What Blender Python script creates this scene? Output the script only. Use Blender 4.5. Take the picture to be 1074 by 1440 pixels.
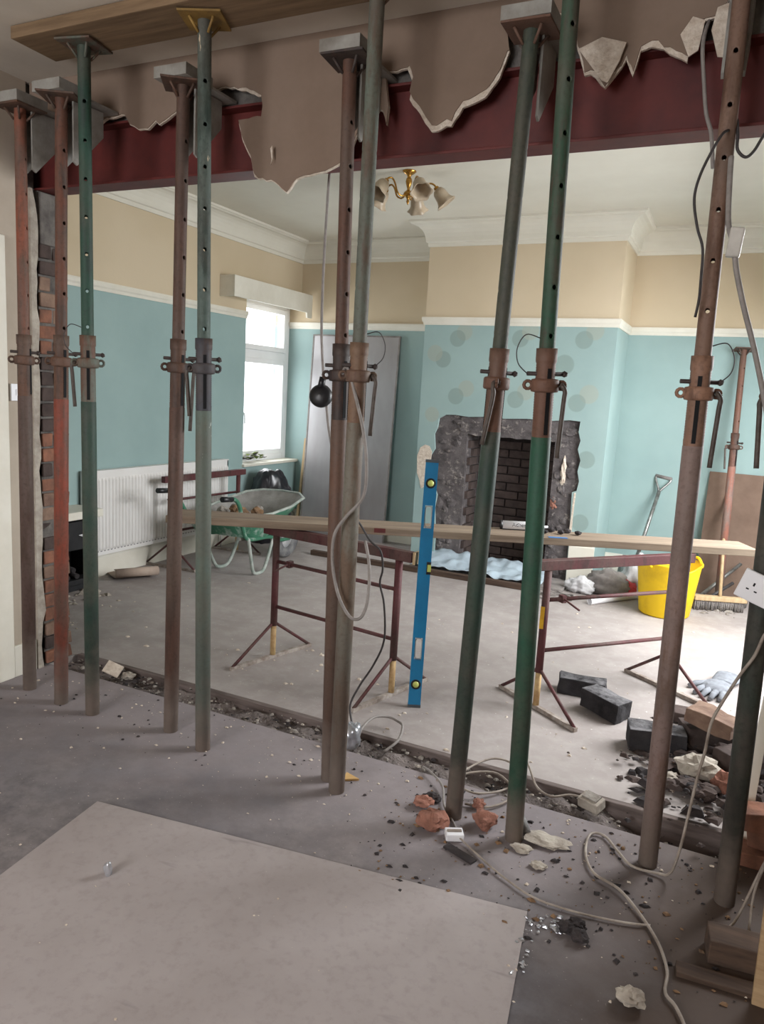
import bpy, bmesh, math, random
from mathutils import Vector, Matrix, noise

scene = bpy.context.scene
for o in list(bpy.data.objects):
    bpy.data.objects.remove(o)
COL = scene.collection
random.seed(7)

# ------------------------------------------------------------------ camera
cam_d = bpy.data.cameras.new('camera')
cam_d.sensor_fit = 'HORIZONTAL'
cam_d.sensor_width = 36.0
cam_d.lens = 36.0 * 1039.7 / 1074.0
cam_d.clip_start = 0.02
cam = bpy.data.objects.new('camera', cam_d)
COL.objects.link(cam)
R_ = Vector((0.89894623, 0.43435902, 0.0568147))
U_ = Vector((-0.12022447, 0.11991393, 0.98547792))
F_ = Vector((-0.42123835, 0.89272218, -0.16001676))
cam.matrix_world = Matrix(((R_.x, U_.x, -F_.x, 0), (R_.y, U_.y, -F_.y, 0), (R_.z, U_.z, -F_.z, 1.5), (0, 0, 0, 1)))
scene.camera = cam

# ------------------------------------------------------------------ world, light, exposure
world = bpy.data.worlds.new('overcast')
scene.world = world
world.use_nodes = True
wn = world.node_tree.nodes
wn['Background'].inputs[0].default_value = (0.93, 0.97, 1.0, 1)
wn['Background'].inputs[1].default_value = 3.0
vs = scene.view_settings
vs.view_transform = 'Standard'
vs.look = 'None'
vs.gamma = 1.0
vs.use_curve_mapping = False
vs.exposure = 0.0


def area(name, loc, target, sx, sy, power, col):
    d = bpy.data.lights.new(name, 'AREA')
    d.shape = 'RECTANGLE'
    d.size = sx
    d.size_y = sy
    d.energy = power
    d.color = col
    o = bpy.data.objects.new(name, d)
    COL.objects.link(o)
    o.location = loc
    o.rotation_euler = (Vector(target) - Vector(loc)).to_track_quat('-Z', 'Y').to_euler()
    return o


# daylight coming in at the far room's side window (right), and at the near room's rear window
area('daylight_side_window', (1.20, 4.65, 1.75), (-0.2, 4.5, 0.0), 1.9, 1.9, 225, (0.97, 0.985, 1.0))
area('daylight_rear_window', (-1.75, -2.80, 1.75), (-1.9, 1.2, 0.2), 1.9, 1.5, 132, (0.99, 0.985, 1.0))
area('daylight_left_window', (-4.62, 6.3, 1.55), (-2.0, 6.0, 1.2), 0.85, 1.4, 22, (0.97, 0.985, 1.0))


# ------------------------------------------------------------------ helpers
def tag(o, label=None, cat=None, group=None, kind=None):
    if label: o['label'] = label
    if cat: o['category'] = cat
    if group: o['group'] = group
    if kind: o['kind'] = kind
    return o


def empty(name, loc=(0, 0, 0), rz=0.0, label=None, cat=None, group=None):
    o = bpy.data.objects.new(name, None)
    COL.objects.link(o)
    o.location = loc
    o.rotation_euler = (0, 0, rz)
    o.empty_display_size = 0.05
    return tag(o, label, cat, group)


def frame_of(d):
    d = d.normalized()
    a = Vector((0, 0, 1)) if abs(d.z) < 0.9 else Vector((1, 0, 0))
    u = d.cross(a).normalized()
    return u, d.cross(u).normalized()


class MB:
    def __init__(s):
        s.v = []; s.f = []; s.sm = []

    def add(s, vs_, fs, smooth=False):
        n = len(s.v)
        s.v += [tuple(p) for p in vs_]
        s.f += [tuple(i + n for i in f) for f in fs]
        s.sm += [smooth] * len(fs)
        return s

    def box(s, a, b):
        x0, y0, z0 = a; x1, y1, z1 = b
        return s.add([(x0, y0, z0), (x1, y0, z0), (x1, y1, z0), (x0, y1, z0), (x0, y0, z1), (x1, y0, z1), (x1, y1, z1), (x0, y1, z1)],
                     [(0, 3, 2, 1), (4, 5, 6, 7), (0, 1, 5, 4), (1, 2, 6, 5), (2, 3, 7, 6), (3, 0, 4, 7)])

    def obox(s, c, size, M=None):
        hx, hy, hz = [k / 2 for k in size]
        M = M or Matrix.Identity(3)
        c = Vector(c)
        pts = [c + M @ Vector(p) for p in [(-hx, -hy, -hz), (hx, -hy, -hz), (hx, hy, -hz), (-hx, hy, -hz), (-hx, -hy, hz), (hx, -hy, hz), (hx, hy, hz), (-hx, hy, hz)]]
        return s.add(pts, [(0, 3, 2, 1), (4, 5, 6, 7), (0, 1, 5, 4), (1, 2, 6, 5), (2, 3, 7, 6), (3, 0, 4, 7)])

    def bar(s, a, b, w, h, up=(0, 0, 1)):
        a = Vector(a); b = Vector(b)
        d = (b - a).normalized()
        u = d.cross(Vector(up)).normalized()
        t = u.cross(d)
        pts = []
        for p in (a, b):
            for i, j in ((-1, -1), (1, -1), (1, 1), (-1, 1)):
                pts.append(p + u * i * w / 2 + t * j * h / 2)
        return s.add(pts, [(0, 1, 2, 3), (7, 6, 5, 4), (0, 4, 5, 1), (1, 5, 6, 2), (2, 6, 7, 3), (3, 7, 4, 0)])

    def tube(s, pts, r, n=10, caps=True):
        pts = [Vector(p) for p in pts]
        rs = r if isinstance(r, (list, tuple)) else [r] * len(pts)
        d0 = pts[1] - pts[0]
        u, w = frame_of(d0)
        V = []
        for i, p in enumerate(pts):
            a = pts[max(0, i - 1)]; b = pts[min(len(pts) - 1, i + 1)]
            d = (b - a).normalized()
            u = (u - d * u.dot(d))
            if u.length < 1e-6: u, _ = frame_of(d)
            u.normalize(); w = d.cross(u)
            for k in range(n):
                t = 2 * math.pi * k / n
                V.append(p + (u * math.cos(t) + w * math.sin(t)) * rs[i])
        Fs = []
        for i in range(len(pts) - 1):
            for k in range(n):
                Fs.append((i * n + k, i * n + (k + 1) % n, (i + 1) * n + (k + 1) % n, (i + 1) * n + k))
        s.add(V, Fs, True)
        if caps:
            m = len(s.v) - len(V)
            s.f.append(tuple(m + k for k in reversed(range(n)))); s.sm.append(False)
            s.f.append(tuple(m + (len(pts) - 1) * n + k for k in range(n))); s.sm.append(False)
        return s

    def lathe(s, prof, n=20, c=(0, 0, 0), M=None, wave=None):
        c = Vector(c); M = M or Matrix.Identity(3)
        V = []
        for i, (r, z) in enumerate(prof):
            for k in range(n):
                t = 2 * math.pi * k / n
                rr = r * (1 + (wave(i, t) if wave else 0))
                V.append(c + M @ Vector((rr * math.cos(t), rr * math.sin(t), z)))
        Fs = []
        for i in range(len(prof) - 1):
            for k in range(n):
                Fs.append((i * n + k, i * n + (k + 1) % n, (i + 1) * n + (k + 1) % n, (i + 1) * n + k))
        return s.add(V, Fs, True)

    def prism(s, poly, o, ax, ay, n_, t):
        """polygon (2D) in the plane o+ax*x+ay*y, extruded along n_ by t"""
        o = Vector(o); ax = Vector(ax); ay = Vector(ay); n_ = Vector(n_)
        k = len(poly)
        P = [o + ax * x + ay * y for x, y in poly]
        V = P + [p + n_ * t for p in P]
        return s.add(V, [tuple(reversed(range(k))), tuple(range(k, 2 * k))] + [(i, (i + 1) % k, k + (i + 1) % k, k + i) for i in range(k)])

    def lump(s, c, size, seed=0, sub=1, rough=0.35, M=None):
        bm = bmesh.new()
        bmesh.ops.create_icosphere(bm, subdivisions=sub + (1 if sub == 2 else 0), radius=1.0)
        off = Vector((seed * 3.7, seed * 1.3, seed * 5.1))
        V = []
        M = M or Matrix.Identity(3)
        for v in bm.verts:
            k = 1 + rough * noise.noise(v.co * 1.7 + off) + (rough * .45 * noise.noise(v.co * 4.3 + off) + rough * .25 * noise.noise(v.co * 9.1 + off) if sub > 1 else 0)
            V.append(Vector(c) + M @ Vector((v.co.x * size[0] * k, v.co.y * size[1] * k, v.co.z * size[2] * k)))
        idx = {v: i for i, v in enumerate(bm.verts)}
        s.add(V, [tuple(idx[q] for q in f.verts) for f in bm.faces])
        bm.free()
        return s

    def mesh(s, name, m):
        me = bpy.data.meshes.new(name)
        me.from_pydata([tuple(v) for v in s.v], [], s.f)
        me.polygons.foreach_set('use_smooth', s.sm)
        me.update()
        bm = bmesh.new(); bm.from_mesh(me)
        bmesh.ops.recalc_face_normals(bm, faces=bm.faces)
        big = [f for f in bm.faces if len(f.verts) > 8]
        if big: bmesh.ops.triangulate(bm, faces=big)
        bm.to_mesh(me); bm.free()
        if m: me.materials.append(m)
        return me

    def build(s, name, m, parent=None, bevel=0, **kw):
        o = bpy.data.objects.new(name, s.mesh(name, m))
        COL.objects.link(o)
        if parent: o.parent = parent
        if bevel:
            md = o.modifiers.new('bevel', 'BEVEL'); md.width = bevel; md.segments = 2; md.limit_method = 'ANGLE'
        return tag(o, **kw) if kw else o


def obj(name, me, parent=None, loc=None, rz=None):
    o = bpy.data.objects.new(name, me)
    COL.objects.link(o)
    if parent: o.parent = parent
    if loc is not None: o.location = loc
    if rz is not None: o.rotation_euler = (0, 0, rz)
    return o


def smooth_path(pts, k=6):
    P = [Vector(p) for p in pts]
    out = []
    for i in range(len(P) - 1):
        p0 = P[max(i - 1, 0)]; p1 = P[i]; p2 = P[i + 1]; p3 = P[min(i + 2, len(P) - 1)]
        for j in range(k):
            t = j / k
            out.append(0.5 * ((2 * p1) + (p2 - p0) * t + (2 * p0 - 5 * p1 + 4 * p2 - p3) * t * t + (3 * p1 - p0 - 3 * p2 + p3) * t ** 3))
    out.append(P[-1])
    return out


def rotz(a): return Matrix.Rotation(a, 3, 'Z')
def rot(a, ax): return Matrix.Rotation(a, 3, ax)


# ------------------------------------------------------------------ materials
MATS = {}


def srgb(r, g, b):
    f = lambda c: ((c / 255) / 12.92) if c / 255 <= 0.04045 else (((c / 255) + 0.055) / 1.055) ** 2.4
    return (f(r), f(g), f(b), 1)


class NT:
    def __init__(s, name):
        s.m = bpy.data.materials.new(name)
        s.m.use_nodes = True
        s.t = s.m.node_tree
        s.b = s.t.nodes['Principled BSDF']
        s.tc = s.t.nodes.new('ShaderNodeTexCoord')
        s.co = s.tc.outputs['Object']

    def new(s, k): return s.t.nodes.new(k)
    def link(s, a, b): s.t.links.new(a, b)

    def randomise(s):
        oi = s.new('ShaderNodeObjectInfo')
        m = s.new('ShaderNodeVectorMath'); m.operation = 'MULTIPLY_ADD'
        cx = s.new('ShaderNodeCombineXYZ')
        for i in range(3): s.link(oi.outputs['Random'], cx.inputs[i])
        s.link(cx.outputs[0], m.inputs[0]); m.inputs[1].default_value = (17, 31, 23)
        s.link(s.co, m.inputs[2])
        s.raw = s.co
        s.co = m.outputs[0]

    def noise(s, scale, detail=4, rough=0.6, stretch=None):
        n = s.new('ShaderNodeTexNoise')
        n.inputs['Scale'].default_value = scale; n.inputs['Detail'].default_value = detail; n.inputs['Roughness'].default_value = rough
        co = s.co
        if stretch:
            mp = s.new('ShaderNodeMapping'); mp.inputs['Scale'].default_value = stretch
            s.link(co, mp.inputs[0]); co = mp.outputs[0]
        s.link(co, n.inputs['Vector'])
        return n.outputs['Fac']

    def ramp(s, src, a, b):
        m = s.new('ShaderNodeMapRange'); m.clamp = True
        m.inputs['From Min'].default_value = a; m.inputs['From Max'].default_value = b
        s.link(src, m.inputs['Value'])
        return m.outputs['Result']

    def mix(s, fac, a, b):
        m = s.new('ShaderNodeMix'); m.data_type = 'RGBA'
        if isinstance(fac, float): m.inputs['Factor'].default_value = fac
        else: s.link(fac, m.inputs['Factor'])
        for q, i in ((a, 6), (b, 7)):
            if isinstance(q, tuple): m.inputs[i].default_value = q
            else: s.link(q, m.inputs[i])
        return m.outputs[2]

    def math(s, op, a, b=None):
        m = s.new('ShaderNodeMath'); m.operation = op
        for q, i in ((a, 0), (b, 1)):
            if q is None: continue
            if isinstance(q, (int, float)): m.inputs[i].default_value = q
            else: s.link(q, m.inputs[i])
        return m.outputs[0]

    def axis(s, i, raw=True):
        sp = s.new('ShaderNodeSeparateXYZ')
        s.link(getattr(s, 'raw', s.co) if raw else s.co, sp.inputs[0])
        return sp.outputs[i]

    def bump(s, src, strength, dist=0.01):
        b = s.new('ShaderNodeBump'); b.inputs['Strength'].default_value = strength; b.inputs['Distance'].default_value = dist
        s.link(src, b.inputs['Height']); s.link(b.outputs[0], s.b.inputs['Normal'])

    def out(s, col, rough=0.8, metal=0.0, spec=0.3):
        if isinstance(col, tuple): s.b.inputs['Base Color'].default_value = col
        else: s.link(col, s.b.inputs['Base Color'])
        s.b.inputs['Roughness'].default_value = rough
        s.b.inputs['Metallic'].default_value = metal
        s.b.inputs['Specular IOR Level'].default_value = spec
        return s.m


def plain(name, c1, c2=None, scale=12, rough=0.8, metal=0, bump=0.0, lo=0.35, hi=0.7, rnd=False, stretch=None, spec=0.3, bscale=None):
    if name in MATS: return MATS[name]
    n = NT(name)
    if rnd: n.randomise()
    c2 = c2 or tuple([x * 0.75 for x in c1[:3]] + [1])
    f = n.noise(scale, 5, 0.65, stretch)
    col = n.mix(n.ramp(f, lo, hi), c1, c2)
    if bump: n.bump(n.noise(bscale or scale * 3, 3), bump)
    MATS[name] = n.out(col, rough, metal, spec)
    return MATS[name]


def prop_paint(name, paint, rust, amt=0.5, dust=None, chips=None):
    """painted or rusted steel with vertical streaks of rust, pale chips and a dusty foot"""
    if name in MATS: return MATS[name]
    n = NT(name)
    n.randomise()
    f = n.noise(16, 6, 0.7, (1, 1, 0.22))
    col = n.mix(n.ramp(f, 0.62 - amt * 0.35, 0.76 - amt * 0.35), paint, rust)
    big = n.noise(4.5, 4, 0.6, (1, 1, 0.6))
    col = n.mix(n.math('MULTIPLY', n.ramp(big, 0.42, 0.68), 0.6), col, srgb(96, 86, 78))
    g = n.noise(70, 3, 0.6)
    dk = tuple([x * 0.55 for x in rust[:3]] + [1])
    col = n.mix(n.math('MULTIPLY', n.ramp(g, 0.5, 0.8), 0.55), col, dk)
    if chips:
        h = n.noise(22, 4, 0.7, (1, 1, 0.35))
        col = n.mix(n.ramp(h, 0.66, 0.70), col, chips)
    if dust:
        z = n.axis(2)
        f2 = n.noise(9, 4)
        zz = n.math('ADD', z, n.math('MULTIPLY', n.math('SUBTRACT', f2, 0.5), 0.35))
        col = n.mix(n.ramp(zz, 0.30, 0.02), col, dust)
    n.bump(n.noise(110, 3), 0.25, 0.003)
    MATS[name] = n.out(col, 0.62, 0.0, 0.35)
    return MATS[name]


M = {}
M['cream_white'] = plain('white_gloss_paint', srgb(226, 222, 210), srgb(212, 207, 193), 3, 0.5)
M['ceiling_far'] = plain('ceiling_paint_far', srgb(222, 218, 206), srgb(212, 207, 194), 1.2, 0.9)
M['ceiling_near'] = plain('ceiling_paint_near', srgb(222, 214, 202), srgb(206, 197, 184), 2, 0.9)
M['near_wall'] = plain('beige_wall_paint', srgb(190, 178, 163), srgb(176, 163, 148), 3, 0.9, bump=0.05)
M['plaster_face'] = plain('plaster_face', srgb(142, 123, 109), srgb(128, 109, 95), 3, 0.9, bump=0.08)
M['gypsum'] = plain('broken_gypsum', srgb(225, 214, 200), srgb(190, 172, 155), 40, 0.95, bump=0.6)
M['mortar_grey'] = plain('grey_packing_mortar', srgb(120, 115, 110), srgb(80, 76, 74), 14, 0.95, bump=0.6)
M['brick'] = plain('red_brick', srgb(148, 102, 82), srgb(100, 74, 64), 9, 0.95, bump=0.5, rnd=True)
M['brick_dusty'] = plain('mortar_smeared_brick', srgb(142, 118, 102), srgb(104, 82, 72), 9, 0.95, bump=0.5, rnd=True)
M['brick_dark'] = plain('sooty_brick', srgb(84, 72, 68), srgb(56, 48, 46), 8, 0.95, bump=0.5, rnd=True)
M['brick_black'] = plain('blackened_brick', srgb(58, 58, 62), srgb(30, 29, 32), 8, 0.9, bump=0.5, rnd=True)
def dusted(name, c1, c2, dust):
    n = NT(name); n.randomise()
    col = n.mix(n.ramp(n.noise(8, 5), .35, .7), c1, c2)
    ge = n.new('ShaderNodeNewGeometry'); sp = n.new('ShaderNodeSeparateXYZ'); n.link(ge.outputs['Normal'], sp.inputs[0])
    f = n.math('MULTIPLY', n.ramp(sp.outputs[2], .5, .95), n.ramp(n.noise(14, 5, .7), .38, .62))
    col = n.mix(n.math('MULTIPLY', f, .7), col, dust)
    n.bump(n.noise(40, 4), .6)
    return n.out(col, .95)
M['brick_black'] = dusted('blackened_brick_dusty', srgb(62, 60, 62), srgb(36, 34, 36), srgb(132, 130, 132))
M['mortar_soot'] = plain('sooty_mortar', srgb(66, 58, 56), srgb(44, 39, 38), 10, 0.95, bump=0.4)
M['beam_red'] = plain('red_oxide_steel', srgb(104, 42, 38), srgb(76, 30, 30), 5, 0.55, bump=0.05, spec=0.4)
M['timber'] = plain('sawn_timber', srgb(176, 150, 116), srgb(140, 112, 82), 6, 0.8, stretch=(0.4, 6, 6), bump=0.12)
M['timber_dusty'] = plain('dusty_scaffold_board', srgb(150, 134, 116), srgb(110, 94, 80), 5, 0.85, stretch=(0.35, 5, 5), bump=0.15)
M['timber_dark'] = plain('old_dark_timber', srgb(92, 74, 62), srgb(56, 45, 40), 6, 0.9, stretch=(0.4, 5, 5), bump=0.2)
M['trestle'] = prop_paint('maroon_trestle_paint', srgb(90, 48, 50), srgb(66, 40, 38), 0.35)
M['trestle_bare'] = plain('bare_yellowed_steel', srgb(196, 168, 122), srgb(150, 116, 78), 20, 0.7, rnd=True)
M['dust_steel'] = plain('mortar_caked_steel', srgb(172, 164, 156), srgb(122, 106, 96), 25, 0.95, rnd=True, bump=0.4)
M['white_plastic'] = plain('white_plastic', srgb(238, 238, 242), srgb(228, 228, 232), 3, 0.35, spec=0.5)
M['upvc'] = plain('window_plastic', srgb(240, 240, 240), srgb(230, 230, 230), 3, 0.35, spec=0.5)
M['black_plastic'] = plain('black_plastic', srgb(28, 28, 32), srgb(18, 18, 20), 5, 0.4, spec=0.5)
M['cable_grey'] = plain('grey_cable', srgb(150, 144, 140), srgb(128, 122, 118), 30, 0.6)
M['cable_white'] = plain('dirty_white_cable', srgb(168, 158, 148), srgb(122, 110, 100), 14, 0.6)
M['cable_dark'] = plain('dark_cable', srgb(74, 70, 70), srgb(52, 48, 48), 20, 0.6)
M['brass'] = plain('polished_brass', srgb(196, 150, 76), srgb(150, 108, 48), 20, 0.25, metal=1.0)
M['soot_metal'] = plain('cast_iron', srgb(40, 40, 42), srgb(24, 24, 26), 12, 0.6)
M['coal'] = plain('charred_logs', srgb(66, 60, 60), srgb(34, 32, 34), 12, 0.9, rnd=True, bump=0.4)
M['radiator'] = plain('radiator_enamel', srgb(232, 230, 228), srgb(224, 221, 218), 2, 0.4, spec=0.5)
M['barrow_green'] = plain('green_barrow_paint', srgb(62, 114, 90), srgb(160, 172, 164), 7, 0.55, lo=0.55, hi=0.68, rnd=True)
M['barrow_inside'] = plain('cement_caked_tray', srgb(150, 148, 144), srgb(116, 112, 108), 6, 0.9, bump=0.3)
M['barrow_leg'] = plain('worn_grey_green_tube', srgb(176, 180, 174), srgb(128, 142, 132), 14, 0.6, rnd=True)
M['rubber'] = plain('dusty_rubber', srgb(96, 96, 98), srgb(140, 138, 136), 14, 0.85, bump=0.3)
M['rubble_brown'] = plain('brown_rubble', srgb(142, 112, 84), srgb(92, 74, 60), 12, 0.95, bump=0.6, rnd=True)
M['rubble_grey'] = plain('grey_rubble', srgb(160, 154, 146), srgb(112, 104, 98), 12, 0.95, bump=0.6, rnd=True)
M['plaster_lump'] = plain('old_plaster_lump', srgb(182, 174, 162), srgb(138, 128, 118), 14, 0.95, bump=0.6, rnd=True)
M['brick_lump'] = plain('orange_brick_lump', srgb(164, 116, 100), srgb(120, 84, 72), 14, 0.95, bump=0.6, rnd=True)
M['bag_black'] = plain('black_polythene', srgb(26, 26, 30), srgb(40, 40, 46), 8, 0.28, spec=0.6)
M['bucket'] = plain('yellow_rubber', srgb(246, 206, 22), srgb(214, 172, 20), 6, 0.5, lo=0.5, hi=0.8, spec=0.4)
M['poly_blue'] = plain('pale_dust_sheet', srgb(176, 192, 202), srgb(150, 162, 172), 6, 0.5, spec=0.5)
M['bag_white'] = plain('white_polythene', srgb(222, 222, 224), srgb(180, 178, 180), 10, 0.45, spec=0.5)
M['red_net'] = plain('red_netting', srgb(196, 74, 74), srgb(160, 60, 66), 12, 0.7)
M['sack_grey'] = plain('dusty_grey_sack', srgb(150, 144, 140), srgb(112, 106, 104), 9, 0.9)
M['level_blue'] = plain('blue_level_paint', srgb(26, 128, 178), srgb(22, 110, 158), 4, 0.4, spec=0.5)
M['steel_bright'] = plain('zinc_steel', srgb(168, 168, 166), srgb(120, 116, 112), 25, 0.4, metal=0.8)
M['vial'] = plain('yellow_vial', srgb(206, 214, 120), srgb(190, 200, 100), 5, 0.2, spec=0.6)
M['glass_shade'] = plain('frosted_glass_shade', srgb(186, 170, 148), srgb(168, 150, 126), 14, 0.35, spec=0.5)
M['hardboard'] = plain('brown_hardboard', srgb(130, 108, 94), srgb(108, 88, 76), 4, 0.85)
M['cardboard'] = plain('grey_card', srgb(178, 160, 146), srgb(150, 132, 120), 6, 0.9)
M['yellow_label'] = plain('yellow_label', srgb(214, 168, 40), srgb(180, 130, 30), 12, 0.6)
M['wood_pale'] = plain('pale_batten', srgb(196, 172, 136), srgb(168, 142, 108), 6, 0.8, stretch=(5, 5, 0.4))
M['glove'] = plain('grey_work_glove', srgb(132, 136, 142), srgb(104, 106, 112), 30, 0.95)
M['foil'] = plain('crumpled_foil', srgb(208, 210, 216), srgb(150, 152, 158), 12, 0.28, metal=0.7)
M['leaf'] = plain('wilted_leaf', srgb(132, 150, 74), srgb(92, 110, 52), 14, 0.7, rnd=True)
M['slot'] = plain('dark_slot', srgb(24, 24, 26), srgb(18, 18, 20), 8, 0.8)
M['blueprint'] = plain('blue_tape', srgb(60, 120, 180), srgb(50, 100, 160), 8, 0.6)

# two-tone wall paint: teal below the picture rail, buff above
def wall_two(name, dots=None, grime=None):
    n = NT(name)
    z = n.axis(2)
    f = n.noise(1.6, 4)
    teal = n.mix(n.ramp(f, 0.35, 0.7), srgb(154, 177, 175), srgb(144, 167, 166))
    if dots:
        for (x, zz, r, c) in dots:
            d = n.new('ShaderNodeVectorMath'); d.operation = 'DISTANCE'
            sx = n.new('ShaderNodeCombineXYZ'); sp = n.new('ShaderNodeSeparateXYZ')
            n.link(n.co, sp.inputs[0]); n.link(sp.outputs[0], sx.inputs[0]); n.link(sp.outputs[2], sx.inputs[2])
            n.link(sx.outputs[0], d.inputs[0]); d.inputs[1].default_value = (x, 0, zz)
            teal = n.mix(n.math('MULTIPLY', n.ramp(d.outputs['Value'], r, r * 0.88), 0.62), teal, c)
    buff = n.mix(n.ramp(n.noise(1.1, 3), 0.35, 0.7), srgb(206, 190, 164), srgb(196, 179, 151))
    col = n.mix(n.math('GREATER_THAN', z, 2.13), teal, buff)
    n.bump(n.noise(60, 3), 0.06)
    return n.out(col, 0.85)


DG = srgb(128, 146, 140); LG = srgb(160, 166, 154)
dots = [(-2.212, 2.044, .075, LG), (-2.27, 1.99, .075, DG), (-2.39, 1.81, .075, DG), (-2.47, 1.86, .075, LG), (-1.72, 2.0, .075, DG), (-1.64, 2.06, .075, LG),
        (-1.12, 2.07, .075, LG), (-1.20, 2.0, .075, DG), (-1.34, 1.80, .085, DG), (-2.16, 1.57, .075, LG), (-2.25, 1.50, .075, DG), (-1.64, 1.57, .075, LG),
        (-1.72, 1.50, .075, DG), (-1.12, 1.575, .08, LG), (-1.21, 1.50, .075, DG), (-1.09, 1.05, .075, DG), (-1.09, .53, .075, DG), (-2.46, 1.33, .07, LG)]
M['wall_two'] = wall_two('teal_and_buff_paint')
M['wall_dots'] = wall_two('teal_paper_with_discs', dots)

# floors
n = NT('screed_near')
a = n.noise(1.3, 5); b = n.noise(14, 5, 0.7)
col = n.mix(n.ramp(a, 0.35, 0.68), srgb(104, 103, 109), srgb(140, 133, 132))
col = n.mix(n.math('MULTIPLY', n.ramp(b, 0.42, 0.72), 0.6), col, srgb(78, 74, 77))
bl = n.noise(3.1, 6, 0.7)
col = n.mix(n.math('MULTIPLY', n.ramp(bl, 0.52, 0.70), 0.55), col, srgb(76, 76, 84))
c = n.noise(90, 2)
col = n.mix(n.ramp(c, 0.70, 0.74), col, srgb(190, 184, 178))
yy = n.axis(1)
dst = n.math('ADD', yy, n.math('MULTIPLY', n.math('SUBTRACT', n.noise(3.5, 5, .7), 0.5), 0.9))
col = n.mix(n.math('MULTIPLY', n.ramp(dst, 1.75, 2.35), 0.6), col, srgb(150, 140, 141))
# earthy brown dirt, darkened to paint in dim light towards the broken right-hand end
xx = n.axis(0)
dirt_shade = n.math('ADD', xx, n.math('MULTIPLY', n.math('SUBTRACT', n.noise(2.2, 4), 0.5), 0.6))
col = n.mix(n.math('MULTIPLY', n.ramp(dirt_shade, -0.45, 0.0), 0.92), col, srgb(70, 55, 45))
n.bump(b, 0.12)
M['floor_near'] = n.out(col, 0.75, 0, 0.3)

n = NT('screed_far')
a = n.noise(1.1, 5); b = n.noise(9, 5, 0.7)
col = n.mix(n.ramp(a, 0.3, 0.7), srgb(168, 160, 156), srgb(142, 133, 130))
col = n.mix(n.math('MULTIPLY', n.ramp(b, 0.45, 0.75), 0.45), col, srgb(186, 180, 176))
c = n.noise(50, 2)
col = n.mix(n.ramp(c, 0.70, 0.75), col, srgb(212, 208, 204))
n.bump(b, 0.1)
M['floor_far'] = n.out(col, 0.7, 0, 0.3)

n = NT('grey_hardboard_sheet')
a = n.noise(1.7, 5); b = n.noise(30, 5, 0.7)
col = n.mix(n.ramp(a, 0.35, 0.7), srgb(174, 166, 165), srgb(158, 149, 147))
col = n.mix(n.math('MULTIPLY', n.ramp(b, 0.5, 0.8), 0.35), col, srgb(120, 110, 106))
st = n.noise(5, 3, 0.6, (0.5, 2.5, 1))
col = n.mix(n.math('MULTIPLY', n.ramp(st, 0.66, 0.76), 0.45), col, srgb(104, 98, 100))
M['floor_sheet'] = n.out(col, 0.75, 0, 0.3)

n = NT('soot_blackened_masonry')
a = n.noise(7, 5, 0.7); b = n.noise(16, 6, 0.75)
col = n.mix(n.ramp(a, 0.35, 0.7), srgb(108, 102, 102), srgb(66, 61, 62))
col = n.mix(n.math('MULTIPLY', n.ramp(b, 0.56, 0.66), 0.75), col, srgb(160, 152, 146))
n.bump(b, 0.7, 0.02)
M['soot'] = n.out(col, 0.9)

n = NT('dull_galvanised_sheet')
a = n.noise(2.5, 4, 0.6, (1, 1, 0.4))
col = n.mix(n.ramp(a, 0.35, 0.7), srgb(168, 166, 168), srgb(146, 142, 142))
M['panel'] = n.out(col, 0.38, 0.35, 0.5)

m = bpy.data.materials.new('window_glass'); m.use_nodes = True
t = m.node_tree; t.nodes.remove(t.nodes['Principled BSDF'])
tr = t.nodes.new('ShaderNodeBsdfTransparent'); gl = t.nodes.new('ShaderNodeBsdfGlossy'); mx = t.nodes.new('ShaderNodeMixShader')
gl.inputs['Roughness'].default_value = 0.02; mx.inputs[0].default_value = 0.06
t.links.new(tr.outputs[0], mx.inputs[1]); t.links.new(gl.outputs[0], mx.inputs[2]); t.links.new(mx.outputs[0], t.nodes['Material Output'].inputs[0])
M['glass'] = m

# ------------------------------------------------------------------ the rooms
XL, YB, ZC = -4.243, 6.75, 2.95          # far room: left wall, back wall, ceiling
XR, YO, YF = 0.98, 2.545, 2.79           # far room right wall, opening near face and far face
NXL, NXR, NYB, NZ = -3.10, 0.95, -2.6, 2.795


def S(name, mb, m, parent=None, bevel=0):
    o = mb.build(name, m, parent, bevel)
    if not parent: o['kind'] = 'structure'
    return o


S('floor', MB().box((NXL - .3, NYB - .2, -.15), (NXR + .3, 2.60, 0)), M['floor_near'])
S('floor_far', MB().box((XL - .3, 2.40, -.15), (NXL + .004, 2.79, 0)).box((XL - .3, 2.79, -.15), (XR + .3, YB + .3, 0)), M['floor_far'])
# the stub of the removed wall between the two floors: a shallow rubble trough
n = NT('trough_dirt')
a = n.noise(9, 6, 0.75)
n.bump(n.noise(40, 5), 0.8, 0.03)
M['trough'] = n.out(n.mix(n.ramp(a, 0.35, 0.7), srgb(134, 124, 120), srgb(90, 82, 80)), 0.95)
tr_mb = MB()
nx, ny = 150, 8
V = []
for i in range(nx + 1):
    for j in range(ny + 1):
        x = NXL + (NXR - NXL) * i / nx; y = 2.598 + 0.194 * j / ny
        deep = -0.035 if x < -0.35 else -0.035 - 0.09 * min(1, (x + 0.35) / 0.3)
        z = deep + 0.035 * noise.noise(Vector((x * 9, y * 9, 0))) + 0.02 * noise.noise(Vector((x * 30, y * 30, 4)))
        if j == 0: z = min(z + .03, -0.002)
        V.append((x, y, min(z, 0.004)))
Fq = [(i * (ny + 1) + j, (i + 1) * (ny + 1) + j, (i + 1) * (ny + 1) + j + 1, i * (ny + 1) + j + 1) for i in range(nx) for j in range(ny)]
tr_mb.add(V, Fq, True)
S('floor_trough', tr_mb, M['trough'])
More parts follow.
